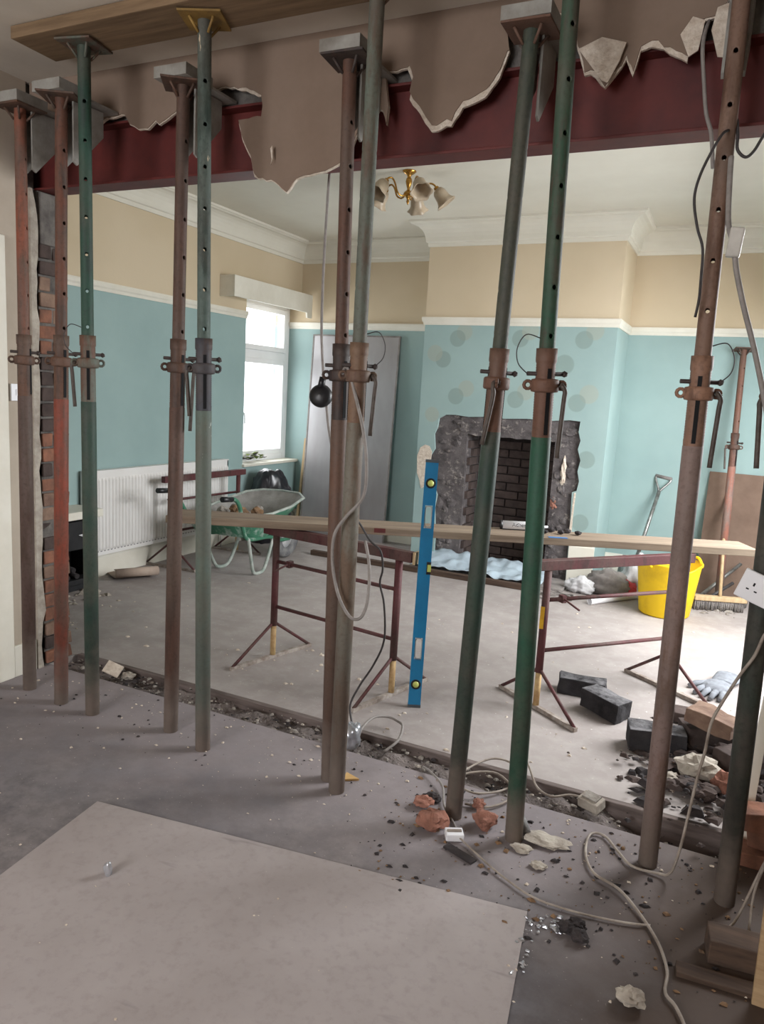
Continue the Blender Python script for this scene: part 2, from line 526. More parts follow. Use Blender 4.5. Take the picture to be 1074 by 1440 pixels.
S('trim_1', MB().box((NXL + .02, 2.768, -.13), (NXR, 2.80, .006)), plain('dusty_edge_timber', srgb(122, 110, 106), srgb(82, 72, 68), 7, .9, stretch=(.5, 5, 5), bump=.2), bevel=.004)

# far room walls
S('wall_left', MB().box((XL - .3, 2.5, 0), (XL, 5.80, ZC)).box((XL - .3, 5.80, 0), (XL, YB, .715)).box((XL - .3, 5.80, 2.33), (XL, YB, ZC)), M['wall_two'])
S('wall_back', MB().box((XL - .32, YB, 0), (XR + .3, YB + .2, ZC)), M['wall_two'])
S('wall_right', MB().box((XR, 2.5, 0), (XR + .14, 3.7, ZC)).box((XR, 5.6, 0), (XR + .14, YB, ZC)).box((XR, 3.7, 0), (XR + .14, 5.6, .45)).box((XR, 3.7, 2.4), (XR + .14, 5.6, ZC)), M['wall_two'])
S('ceiling', MB().box((XL - .3, 2.6, ZC), (XR + .3, YB + .2, ZC + .12)), M['ceiling_far'])
# side window of the far room
w = S('window_2', MB().box((XR + .04, 3.7, .45), (XR + .10, 5.6, .52)).box((XR + .04, 3.7, 2.33), (XR + .10, 5.6, 2.4)).box((XR + .04, 3.7, .52), (XR + .10, 3.77, 2.33)).box((XR + .04, 5.53, .52), (XR + .10, 5.6, 2.33)), M['upvc'])
for yy in (4.34, 4.96):
    MB().box((XR + .04, yy - .03, .52), (XR + .10, yy + .03, 2.33)).build('mullion', M['upvc'], w)
for y0, y1 in ((3.77, 4.31), (4.37, 4.93), (4.99, 5.53)):
    MB().box((XR + .066, y0, .52), (XR + .072, y1, 2.33)).build('pane', M['glass'], w)

# chimney breast: plaster skin broken away around the fireplace
BX0, BX1, BY = -2.58, -0.95, 6.13
skin = [(BX0, 0), (-2.35, 0), (-2.352, .27), (-2.375, .5), (-2.36, .62), (-2.40, .72), (-2.395, .80), (-2.45, .88), (-2.445, .97), (-2.41, 1.03), (-2.425, 1.16), (-2.40, 1.22),
        (-2.39, 1.30), (-2.33, 1.335), (-2.24, 1.34), (-2.12, 1.33), (-1.95, 1.342), (-1.80, 1.335), (-1.6, 1.348), (-1.4, 1.345), (-1.25, 1.36), (-1.166, 1.355),
        (-1.172, 1.27), (-1.15, 1.2), (-1.165, 1.13), (-1.135, 1.04), (-1.15, .95), (-1.13, .87), (-1.142, .79), (-1.178, .775), (-1.172, .6), (-1.165, .37), (-1.16, 0), (BX1, 0), (BX1, ZC), (BX0, ZC)]
breast = S('wall_chimney_breast', MB().prism(skin, (0, BY, 0), (1, 0, 0), (0, 0, 1), (0, 1, 0), .022), M['wall_dots'])
MB().box((BX0, BY + .022, 0), (BX0 + .02, YB, ZC)).box((BX1 - .02, BY + .022, 0), (BX1, YB, ZC)).build('side_face', M['wall_two'], breast)
# masonry behind the skin, with the opening
OX0, OX1, OZ = -2.13, -1.36, 1.175
MB().box((BX0 + .02, BY + .03, 0), (OX0, YB, 1.45)).build('pier', M['soot'], breast)
MB().box((OX1, BY + .03, 0), (BX1 - .02, YB, 1.45)).build('pier', M['soot'], breast)
lint = MB()
pts = []
nn = 26
for i in range(nn + 1):
    x = OX0 - .06 + (OX1 - OX0 + .16) * i / nn
    pts.append((x, OZ + .012 * noise.noise(Vector((x * 14, 3, 0)))))
lint.prism(pts + [(OX1 + .10, 1.45), (OX0 - .06, 1.45)], (0, BY + .022, 0), (1, 0, 0), (0, 0, 1), (0, 1, 0), .40)
lint.build('lintel', M['soot'], breast)
MB().box((OX0, 6.56, 0), (OX1, 6.60, 1.5)).build('fireback', M['mortar_soot'], breast)
# rough broken masonry on the face of the piers
for k in range(46):
    left = k % 2 == 0
    x = random.uniform(-2.36, OX0 - .02) if left else random.uniform(OX1 + .02, -1.19)
    z = random.uniform(.05, 1.15)
    MB().lump((x, BY + .032, z), (random.uniform(.025, .06), .018, random.uniform(.02, .05)), k, 1, .5).build('stone', M['soot'], breast)
for k in range(12):
    MB().lump((random.uniform(-2.3, -1.2), BY + .024, random.uniform(1.2, 1.32)), (random.uniform(.03, .07), .014, random.uniform(.02, .03)), k + 60, 1, .5).build('stone', M['soot'], breast)
# bricks of the fireback and of the cheeks
bk = MB().box((-.105, -.02, -.032), (.105, .02, .032)).mesh('brick', M['brick_dark'])
for r_ in range(15):
    z = .04 + r_ * .075
    for q in range(4):
        x = OX0 + .06 + q * .225 + (.11 if r_ % 2 else 0)
        if x > OX1 - .02: continue
        o = obj('brick', bk, breast, (min(x, OX1 - .1), 6.548 + random.uniform(-.004, .004), z))
    for side in (0, 1):
        for q in range(2):
            yy = 6.31 + q * .225 + (.09 if r_ % 2 else 0)
            if yy > 6.48: continue
            obj('brick', bk, breast, (OX0 + .008 if side == 0 else OX1 - .008, yy, z), math.pi / 2)
MB().prism([(-2.586, .958), (-2.56, 1.03), (-2.517, 1.059), (-2.475, 1.05), (-2.446, 1.0), (-2.455, .907), (-2.44, .85), (-2.476, .70), (-2.53, .66), (-2.55, .74), (-2.578, .80)], (.012, BY - .004, 0), (1, 0, 0), (0, 0, 1), (0, 1, 0), .006).build('bare_plaster_patch', M['gypsum'], breast)
MB().prism([(-1.172, .37), (-1.16, .77), (-1.145, .775), (-1.15, .55), (-1.148, .37)], (0, BY - .003, 0), (1, 0, 0), (0, 0, 1), (0, 1, 0), .012).build('broken_edge', M['gypsum'], breast)
MB().lump((-1.27, BY + .03, .93), (.025, .02, .11), 5, 2, .5).build('white_plaster_smear', M['gypsum'], breast)
MB().lump((-1.325, BY + .035, .66), (.03, .02, .05), 9, 2, .5).build('orange_brick_scar', M['brick_lump'], breast)
S('hearth', MB().box((-2.45, 5.80, 0), (-1.12, BY + .45, .03)), M['sack_grey'], bevel=.004)

# picture rails, covings, skirtings
def rail(mb, a, b, nrm, z0=2.10, z1=2.165):
    a = Vector((a[0], a[1], 0)); b = Vector((b[0], b[1], 0)); nrm = Vector((nrm[0], nrm[1], 0))
    d = b - a
    prof = [(0, z0), (.010, z0), (.014, z0 + .02), (.022, z0 + .032), (.026, z1 - .012), (.024, z1), (0, z1)]
    mb.prism(prof, a, nrm, (0, 0, 1), d.normalized(), d.length)


def coving(mb, a, b, nrm, z=ZC, drop=.2, outr=.15):
    a = Vector((a[0], a[1], 0)); b = Vector((b[0], b[1], 0)); nrm = Vector((nrm[0], nrm[1], 0))
    d = b - a
    prof = [(-.01, z - drop), (.012, z - drop), (.016, z - drop + .03), (.026, z - drop + .034)]
    for k in range(7):
        t = math.pi / 2 * k / 6
        prof.append((.03 + (outr - .05) * (1 - math.cos(t)), z - drop + .04 + (drop - .07) * math.sin(t)))
    prof += [(outr - .012, z - .022), (outr, z - .018), (outr, z + .01), (-.01, z + .01)]
    mb.prism(prof, a, nrm, (0, 0, 1), d.normalized(), d.length)


def sweep(path, nrms, prof):
    """mouldings run round the corners with mitres"""
    mb = MB(); k = len(prof); V = []
    for i, p in enumerate(path):
        if i == 0: o_ = Vector(nrms[0])
        elif i == len(path) - 1: o_ = Vector(nrms[-1])
        else: o_ = Vector(nrms[i - 1]) + Vector(nrms[i])
        for (d_, z_) in prof: V.append((p[0] + o_.x * d_, p[1] + o_.y * d_, z_))
    fs = [(i * k + j, i * k + (j + 1) % k, (i + 1) * k + (j + 1) % k, (i + 1) * k + j) for i in range(len(path) - 1) for j in range(k)]
    mb.add(V, fs + [tuple(range(k)), tuple(range((len(path) - 1) * k, len(path) * k))])
    return mb


cp = [(-.01, ZC - .2), (.012, ZC - .2), (.016, ZC - .17), (.026, ZC - .166)]
for k in range(7):
    t = math.pi / 2 * k / 6
    cp.append((.03 + .10 * (1 - math.cos(t)), ZC - .16 + .13 * math.sin(t)))
cp += [(.138, ZC - .022), (.15, ZC - .018), (.15, ZC + .01), (-.01, ZC + .01)]
path = [(XL, 2.79), (XL, YB), (BX0, YB), (BX0, BY), (BX1, BY), (BX1, YB), (XR, YB), (XR, 2.79)]
nrms = [(1, 0), (0, -1), (-1, 0), (0, -1), (1, 0), (0, -1), (-1, 0)]
S('trim_2', sweep(path, nrms, cp), M['ceiling_far'])
RZ0, RZ1 = 2.10, 2.165
rp = [(0, RZ0), (.010, RZ0), (.014, RZ0 + .02), (.022, RZ0 + .032), (.026, RZ1 - .012), (.024, RZ1), (0, RZ1)]
S('trim_3', sweep([(XL, 2.79), (XL, 5.80)], [(1, 0)], rp), M['cream_white'])
S('trim_4', sweep([(XL - .13, YB), (BX0, YB), (BX0, BY), (BX1, BY), (BX1, YB), (XR, YB), (XR, 6.02)], [(0, -1), (-1, 0), (0, -1), (1, 0), (0, -1), (-1, 0)], rp), M['cream_white'])


def skirting(name, a, b, nrm, h=.19):
    mb = MB(); a = Vector((a[0], a[1], 0)); b = Vector((b[0], b[1], 0)); nrm = Vector((nrm[0], nrm[1], 0)); d = b - a
    mb.prism([(0, 0), (.02, 0), (.02, h - .03), (.012, h - .012), (.010, h), (0, h)], a, nrm, (0, 0, 1), d.normalized(), d.length)
    return S(name, mb, M['cream_white'])


skirting('baseboard_left', (XL, 3.98), (XL, YB), (1, 0), .17)
skirting('baseboard_back', (XL, YB), (BX0, YB), (0, -1), .2)
skirting('baseboard_breast', (-1.155, BY), (BX1, BY), (0, -1), .36)
skirting('baseboard_right', (BX1, YB), (XR, YB), (0, -1), .2)

# window in the left wall
w = S('window_1', MB().box((-4.45, 5.80, .74), (-4.38, 5.87, 2.33)).box((-4.45, 6.68, .74), (-4.38, YB, 2.33)).box((-4.45, 5.87, .74), (-4.38, 6.68, .80)).box((-4.45, 5.87, 2.27), (-4.38, 6.68, 2.33)), M['upvc'], bevel=.004)
MB().box((-4.45, 5.87, 1.76), (-4.38, 6.68, 1.84)).build('transom', M['upvc'], w, .004)
for z0, z1 in ((1.84, 2.27), (.80, 1.76)):
    MB().box((-4.44, 5.87, z0), (-4.365, 5.92, z1)).box((-4.44, 6.63, z0), (-4.365, 6.68, z1)).box((-4.44, 5.92, z0), (-4.365, 6.63, z0 + .05)).box((-4.44, 5.92, z1 - .05), (-4.365, 6.63, z1)).build('sash', M['upvc'], w, .004)
    MB().box((-4.412, 5.92, z0 + .05), (-4.406, 6.63, z1 - .05)).build('pane', M['glass'], w)
MB().tube(smooth_path([(-4.36, 5.925, 1.22), (-4.33, 5.925, 1.22), (-4.325, 5.928, 1.2), (-4.325, 5.93, 1.12)]), .009, 8).build('window_handle', M['upvc'], w)
MB().box((-4.38, 5.79, .715), (XL + .03, YB - .002, .742)).build('window_sill', M['cream_white'], w, .004)
MB().prism([(5.40, 2.43), (5.40, 2.25), (6.60, 2.25), (6.61, 2.20), (6.70, 2.20), (6.70, 2.43)], (-4.10, 0, 0), (0, 1, 0), (0, 0, 1), (1, 0, 0), .02).box((XL, 5.40, 2.41), (-4.10, 6.70, 2.43)).box((XL, 5.40, 2.25), (-4.10, 5.42, 2.41)).build('pelmet', M['cream_white'], w, .003)

# near room shell
S('wall_near_left', MB().box((NXL - .3, 1.30, 0), (NXL, YO - .02, NZ)).box((NXL - .3, NYB, 2.05), (NXL, 1.30, NZ)).box((NXL - .3, NYB, 0), (NXL, .40, 2.05)), M['near_wall'])
S('wall_near_right', MB().box((NXR, NYB, 0), (NXR + .2, YO, NZ)), M['near_wall'])
S('wall_near_rear', MB().box((NXL - .3, NYB - .2, 0), (-2.75, NYB, NZ)).box((-.75, NYB - .2, 0), (NXR + .2, NYB, NZ)).box((-2.75, NYB - .2, 0), (-.75, NYB, .75)).box((-2.75, NYB - .2, 2.35), (-.75, NYB, NZ)), M['near_wall'])
w = S('window_3', MB().box((-2.75, NYB - .15, .75), (-2.68, NYB - .08, 2.35)).box((-.82, NYB - .15, .75), (-.75, NYB - .08, 2.35)).box((-2.68, NYB - .15, .75), (-.82, NYB - .08, .82)).box((-2.68, NYB - .15, 2.28), (-.82, NYB - .08, 2.35)), M['upvc'])
MB().box((-1.78, NYB - .15, .82), (-1.72, NYB - .08, 2.28)).build('mullion', M['upvc'], w)
for x0, x1 in ((-2.68, -1.78), (-1.72, -.82)):
    MB().box((x0, NYB - .118, .82), (x1, NYB - .112, 2.28)).build('pane', M['glass'], w)
S('ceiling_near', MB().box((NXL - .3, NYB - .2, NZ), (NXR + .2, 2.80, NZ + .12)), M['ceiling_near'])
# doorway in the near left wall with its white architrave and closed door
d = S('door_1', MB().box((NXL - .14, .42, 0), (NXL - .10, 1.28, 2.03)), M['cream_white'])
MB().box((NXL - .16, 1.28, 0), (NXL + .018, 1.38, 2.12)).box((NXL - .16, .32, 0), (NXL + .018, .42, 2.12)).box((NXL - .16, .42, 2.03), (NXL + .018, 1.28, 2.12)).build('door_frame', M['cream_white'], d, .004)
tag(MB().tube([(NXL - .10, 1.20, 1.0), (NXL - .05, 1.20, 1.0), (NXL - .05, 1.10, 1.0)], .009, 8).build('door_handle', M['steel_bright'], d), 'chrome lever handle')
S('trim_20', MB().box((NXL, 2.27, 0), (NXL + .022, 2.385, 2.10)), M['cream_white'], bevel=.005)
S('baseboard_near_left', MB().box((NXL, 2.385, 0), (NXL + .018, 2.515, .16)), M['cream_white'], bevel=.004)
o = MB().box((NXL, 2.405, 1.36), (NXL + .012, 2.475, 1.44)).build('light_switch', M['white_plastic'], None, .002)
tag(o, 'white light switch on the beige wall behind the leftmost prop', 'switch')
MB().obox((NXL + .014, 2.44, 1.40), (.006, .018, .03), rot(.12, 'Y')).build('rocker', M['white_plastic'], o)

# the cross wall: broken brick end at the left (bricks are pieces of it), and the piece beyond it
YJ = 2.725
jamb = S('wall_jamb_left', MB().box((XL - .3, YO + .03, 0), (NXL + .001, YJ - .006, 2.34)).box((XL - .3, YO + .03, 2.34), (NXL - .1, YF, ZC)).box((NXL - .3, YO - .02, 0), (NXL - .02, YO + .03, NZ)), M['mortar_grey'])
for r_ in range(28):
    z = .045 + r_ * .075
    if z > 2.08: break
    hb = r_ % 2
    lens = [(YO + .03, YJ)] if hb == 0 else [(YO + .03, YO + .10), (YO + .11, YJ)]
    for (y0, y1) in lens:
        j = random.uniform(-.008, .014)
        bm_ = MB()
        x1 = NXL + .012 + j; y1 += random.uniform(-.012, .006)
        q_ = lambda: random.uniform(-.008, .006)
        bm_.add([(NXL - .10, y0, z - .032), (x1 + q_(), y0, z - .033), (x1 + q_(), y1 + q_(), z - .032), (NXL - .10, y1, z - .032), (NXL - .10, y0, z + .032), (x1 + q_(), y0, z + .031 + q_() * .5), (x1 + q_(), y1 + q_(), z + .032), (NXL - .10, y1, z + .032)],
                [(0, 3, 2, 1), (4, 5, 6, 7), (0, 1, 5, 4), (1, 2, 6, 5), (2, 3, 7, 6), (3, 0, 4, 7)])
        bm_.build('brick', random.choice([M['brick'], M['brick'], M['brick_dark'], M['brick_dusty']]), jamb, .005)
MB().box((NXL - .10, YO + .035, 2.10), (NXL + .02, YJ, 2.335)).build('padstone', M['mortar_grey'], jamb, .006)
# broken plaster edge in front of the bricks
edge = []
for k in range(40):
    z = 2.34 * k / 39
    edge.append((YO + .015 + .03 * noise.noise(Vector((0, z * 4.5, 2))) + .012 * noise.noise(Vector((0, z * 19, 5))), z))
MB().prism([(YO - .02, 0)] + edge + [(YO - .02, 2.34)], (NXL, 0, 0), (0, 1, 0), (0, 0, 1), (1, 0, 0), .016).build('broken_plaster_edge', M['plaster_lump'], jamb)
jr = S('wall_jamb_right', MB().box((.62, YO + .02, 0), (XR + .3, YF, 2.34)).box((.62, YO + .02, 2.60), (XR + .3, YF, ZC)), M['mortar_grey'])
for r_ in range(26):
    z = .045 + r_ * .075
    if z > 2.3: break
    for (y0, y1) in ([(YO + .02, YF - .01)] if r_ % 2 == 0 else [(YO + .02, YO + .12), (YO + .132, YF - .008)]):
        MB().box((.56 + random.uniform(-.012, .012), y0, z - .032), (.66, y1, z + .032)).build('brick', M['brick'], jr)

# packing above the beam and the torn plaster of the near face
S('wall_over_beam', MB().box((NXL - .02, 2.60, 2.60), (.62, YF, ZC)), M['mortar_grey'])
PL = [(-3.06, 2.60), (-2.95, 2.57), (-2.838, 2.586), (-2.701, 2.579), (-2.625, 2.595), (-2.523, 2.603), (-2.494, 2.563), (-2.446, 2.539), (-2.395, 2.534), (-2.352, 2.561), (-2.333, 2.545), (-2.246, 2.586), (-2.14, 2.645), (-1.991, 2.652), (-1.895, 2.629), (-1.82, 2.6), (-1.812, 2.566), (-1.817, 2.528), (-1.874, 2.515), (-1.925, 2.515), (-1.902, 2.439), (-1.862, 2.378), (-1.843, 2.305), (-1.745, 2.282), (-1.69, 2.237), (-1.647, 2.287), (-1.59, 2.298), (-1.54, 2.3), (-1.486, 2.316), (-1.45, 2.329), (-1.445, 2.298), (-1.429, 2.342), (-1.382, 2.446), (-1.343, 2.515), (-1.29, 2.495), (-1.273, 2.448), (-1.268, 2.507), (-1.289, 2.618), (-1.204, 2.626), (-1.178, 2.577), (-1.188, 2.522), (-1.144, 2.471), (-1.096, 2.406), (-1.023, 2.422), (-0.985, 2.473), (-0.906, 2.501), (-0.861, 2.558), (-0.834, 2.633), (-0.86, 2.719), (-0.786, 2.737), (-0.646, 2.717), (-0.608, 2.608), (-0.58, 2.529), (-0.561, 2.533), (-0.512, 2.485), (-0.479, 2.523), (-0.455, 2.559), (-0.43, 2.507), (-0.414, 2.576), (-0.384, 2.586), (-0.346, 2.573), (-0.275, 2.532), (-0.269, 2.606), (-0.236, 2.638), (-0.202, 2.646), (-.17, 2.70), (-.10, 2.72)]
# ragged core
core = []
for i in range(len(PL) - 1):
    a_, b_ = Vector((PL[i][0], PL[i][1])), Vector((PL[i + 1][0], PL[i + 1][1]))
    k = max(1, int((b_ - a_).length / .018))
    for q in range(k):
        p = a_.lerp(b_, q / k)
        core.append((p.x, p.y + .007 * noise.noise(Vector((p.x * 60, p.y * 60, 1)))))
core.append(PL[-1])
pw = S('wall_torn_plaster', MB().prism([(NXL, NZ), (NXL, 2.60)] + core + [(-.08, NZ)], (0, YO + .004, 0), (1, 0, 0), (0, 0, 1), (0, 1, 0), .012), M['gypsum'])
face = []
for (x, z) in core:
    rim = .004
    if -1.20 < x < -.84: rim = .022 + .012 * noise.noise(Vector((x * 30, z * 30, 9)))
    elif -.62 < x < -.22: rim = .014 + .02 * noise.noise(Vector((x * 40, z * 30, 9)))
    elif -1.93 < x < -1.83: rim = .012
    face.append((x, z + max(rim, .002)))
MB().prism([(NXL, NZ), (NXL, 2.60)] + face + [(-.08, NZ)], (0, YO, 0), (1, 0, 0), (0, 0, 1), (0, 1, 0), .004).build('plaster_face', M['plaster_face'], pw)
for (pts, lab) in (([(-.60, 2.60), (-.56, 2.55), (-.52, 2.50), (-.50, 2.49), (-.47, 2.55), (-.455, 2.60), (-.53, 2.625)], 'torn_flap'), ([(-.30, 2.60), (-.27, 2.535), (-.245, 2.55), (-.235, 2.63), (-.27, 2.645)], 'torn_flap'),
                   ([(-1.755, 2.40), (-1.747, 2.36), (-1.75, 2.34), (-1.742, 2.36), (-1.745, 2.41)], 'paper_strip'), ([(-.205, 2.66), (-.215, 2.60), (-.19, 2.525), (-.165, 2.52), (-.15, 2.60), (-.165, 2.67)], 'torn_flap')):
    q = MB().prism(pts, (0, YO - .022, 0), (1, 0, 0), (0, 0, 1), (0, 1, 0), .005).build(lab, M['gypsum'], pw)

# red steel beam
bz0, bz1, by0, by1 = 2.343, 2.597, 2.58, 2.692
bm_ = empty('steel_beam', (-1.25, 2.636, bz0), 0, 'dark red painted steel beam spanning the opening under the torn plaster', 'beam')
for nm, a_, b_ in (('lower_flange', (-3.2, by0, bz0), (1.0, by1, bz0 + .010)), ('upper_flange', (-3.2, by0, bz1 - .010), (1.0, by1, bz1)), ('web', (-3.2, 2.632, bz0 + .010), (1.0, 2.640, bz1 - .010))):
    o = MB().box(a_, b_).build(nm, M['beam_red'], bm_, .002)
    o.matrix_parent_inverse = Matrix.Translation((1.25, -2.636, -bz0))

# timber spreader board under the near ceiling
o = MB().box((-1.63, -.105, 0), (1.85, .105, .045)).build('spreader_board', plain('grimy_board', srgb(140, 116, 90), srgb(104, 84, 64), 6, .85, stretch=(.4, 6, 6), bump=.12), None, .003)
o.location = (-1.05, 2.225, 2.748)
tag(o, 'long timber board wedged against the near ceiling above the front props', 'board')
SC2 = True

# ------------------------------------------------------------------ adjustable steel props
def world_child(mb, name, m, parent, bevel=0):
    """mesh given in world coordinates, parented without moving"""
    o = mb.build(name, m, parent, bevel)
    o.matrix_parent_inverse = Matrix.LocRotScale(parent.location, parent.rotation_euler, None).inverted()
    return o


def tube_shell(prof, n=20, mat=None, name='tube'):
    return MB().lathe(prof, n).mesh(name, mat)


def holed_tube(L, r, first, pitch, N=16):
    """tube hanging down from z=0 with pairs of through holes; the holes look along local x"""
    zs = []
    z = -first
    while z > -L + .05:
        zs.append(z); z -= pitch
    d = .0105; hr = .0078
    rows = [0.0]
    for h in zs: rows += [h + d, h, h - d]
    rows.append(-L)
    V = []; Fs = []
    P = lambda k, z: (r * math.cos(2 * math.pi * k / N), r * math.sin(2 * math.pi * k / N), z)
    for z in rows:
        for k in range(N): V.append(P(k, z))
    idx = lambda i, k: i * N + (k % N)
    for i in range(len(rows) - 1):
        inhole = i >= 1 and (i - 1) % 3 in (0, 1) and i < len(rows) - 2
        for k in range(N):
            if inhole and k in (N - 1, 0, N // 2 - 1, N // 2): continue
            Fs.append((idx(i, k), idx(i + 1, k), idx(i + 1, k + 1), idx(i, k + 1)))
    for q, h in enumerate(zs):
        i0 = 1 + 3 * q
        for c in (0, N // 2):
            ring = [idx(i0, c - 1), idx(i0, c), idx(i0, c + 1), idx(i0 + 1, c + 1), idx(i0 + 2, c + 1), idx(i0 + 2, c), idx(i0 + 2, c - 1), idx(i0 + 1, c - 1)]
            angs = [135, 90, 45, 0, -45, -90, -135, 180]
            base = 2 * math.pi * c / N
            hv = []
            for a in angs:
                a = math.radians(a)
                th = base + math.cos(a) * hr / r
                hv.append(len(V)); V.append((r * math.cos(th), r * math.sin(th), h + math.sin(a) * hr))
            # inner lip of the hole
            lip = []
            for a in angs:
                a = math.radians(a)
                th = base + math.cos(a) * hr / r
                lip.append(len(V)); V.append(((r - .004) * math.cos(th), (r - .004) * math.sin(th), h + math.sin(a) * hr))
            for j in range(8):
                Fs.append((ring[j], hv[j], hv[(j + 1) % 8], ring[(j + 1) % 8]))
                Fs.append((hv[j], lip[j], lip[(j + 1) % 8], hv[(j + 1) % 8]))
    return V, Fs


INNER = {}
def inner_mesh(L, first, mat):
    V, Fs = holed_tube(L, .0242, first, .141)
    mb = MB(); mb.add(V, Fs, True)
    return mb.mesh('inner_tube', mat)


RUST = srgb(102, 74, 60); RUSTD = srgb(76, 58, 50); ORANGE = srgb(150, 80, 56); GREEN = srgb(48, 76, 64); GREEND = srgb(50, 64, 58)
GREYG = srgb(98, 106, 96); DUST = srgb(138, 124, 114); GREYB = srgb(92, 80, 74); NAVY = srgb(66, 66, 72)
prop_list = [
    # base, top, head z, (inner, sleeve, outer) paints, hole yaw, handle side, label
    dict(b=(-2.916, 2.336), t=(-2.904, 2.336, 2.60), c=((srgb(140, 80, 60), RUST, .5), (RUST, RUSTD, .5), (srgb(92, 74, 68), RUSTD, .4)), hole=60, hand=None, brk=True, plate=0,
         label='orange-topped rusty steel prop nearest the light switch, far left'),
    dict(b=(-2.668, 2.303), t=(-2.622, 2.303, 2.60), c=((srgb(108, 66, 50), RUSTD, .4), (RUST, RUSTD, .5), (srgb(134, 66, 50), srgb(100, 66, 54), .45)), hole=30, hand=None, brk=True, plate=.5,
         label='rust-red steel prop standing directly before the broken brick jamb'),
    dict(b=(-2.465, 2.298), t=(-2.432, 2.245, 2.745), c=((GREEN, GREEND, .3), (GREYG, RUST, .5), (srgb(46, 70, 60), GREEND, .3)), hole=0, hand=(-1, .18), brk=False, plate=.2,
         label='dark green steel prop with dark head plate, third from the left'),
    dict(b=(-2.063, 2.354), t=(-2.038, 2.354, 2.60), c=((srgb(92, 70, 60), RUSTD, .5), (RUST, RUSTD, .6), (srgb(94, 70, 60), RUSTD, .45)), hole=40, hand=(1, .25), brk=True, plate=.6,
         label='brown rusty steel prop just left of the cream-streaked green one'),
    dict(b=(-1.841, 2.296), t=(-1.845, 2.235, 2.745), c=((srgb(84, 98, 92), GREEND, .5), (NAVY, RUSTD, .4), (srgb(92, 106, 98), GREYG, .4)), hole=8, hand=(-1, .18), brk=False, plate=.4, chips=srgb(206, 188, 160), gold=True,
         label='grey-green steel prop with pale paint flecks and yellow head plate'),
    dict(b=(-1.278, 2.362), t=(-1.331, 2.362, 2.60), c=((srgb(96, 68, 56), RUSTD, .4), (srgb(52, 44, 44), RUSTD, .4), (srgb(96, 76, 66), RUST, .4)), hole=35, hand=None, brk=True, plate=.1,
         label='brown steel prop with blackened collar, back one of the touching pair'),
    dict(b=(-1.209, 2.301), t=(-1.172, 2.235, 2.745), c=((GREYG, srgb(92, 78, 66), .5), (srgb(118, 94, 76), RUST, .4), (srgb(112, 108, 98), srgb(106, 88, 74), .45)), hole=90, hand=(1, .2), brk=False, plate=.1,
         label='grey-brown steel prop carrying the looped cable, front one of the pair'),
    dict(b=(-.764, 2.37), t=(-.711, 2.37, 2.61), c=((srgb(62, 74, 62), GREEND, .4), (srgb(108, 78, 64), RUST, .4), (srgb(50, 70, 60), GREEND, .5)), hole=90, hand=(0, .2), brk=True, plate=0,
         label='dull dark-green steel prop with rusty sleeve, right of the spirit level'),
    dict(b=(-.533, 2.347), t=(-.568, 2.235, 2.745), c=((srgb(46, 80, 62), srgb(74, 68, 58), .4), (srgb(108, 78, 64), RUST, .4), (srgb(44, 84, 66), GREEN, .35)), hole=25, hand=(1, .22), brk=False, plate=0,
         label='bright green steel prop with rusty sleeve and bent handle, mid right'),
    dict(b=(-.102, 2.443), t=(-.140, 2.443, 2.70), c=((srgb(126, 100, 86), RUST, .4), (srgb(150, 114, 94), RUST, .35), (srgb(142, 122, 116), srgb(124, 98, 86), .4)), hole=0, hand=(1, .22), brk=True, plate=0,
         label='mauve-brown steel prop in front of the yellow bucket'),
    dict(b=(.133, 2.367), t=(.082, 2.30, 2.745), c=((GREEND, RUSTD, .4), (RUST, RUSTD, .4), (srgb(46, 58, 52), srgb(34, 40, 38), .5)), hole=0, hand=(-1, .2), brk=False, plate=0,
         label='blackish green steel prop behind the dangling socket, far right'),
]
ZS, ZCOL = 1.66, 1.55
CAM = Vector((0, 0, 1.5))


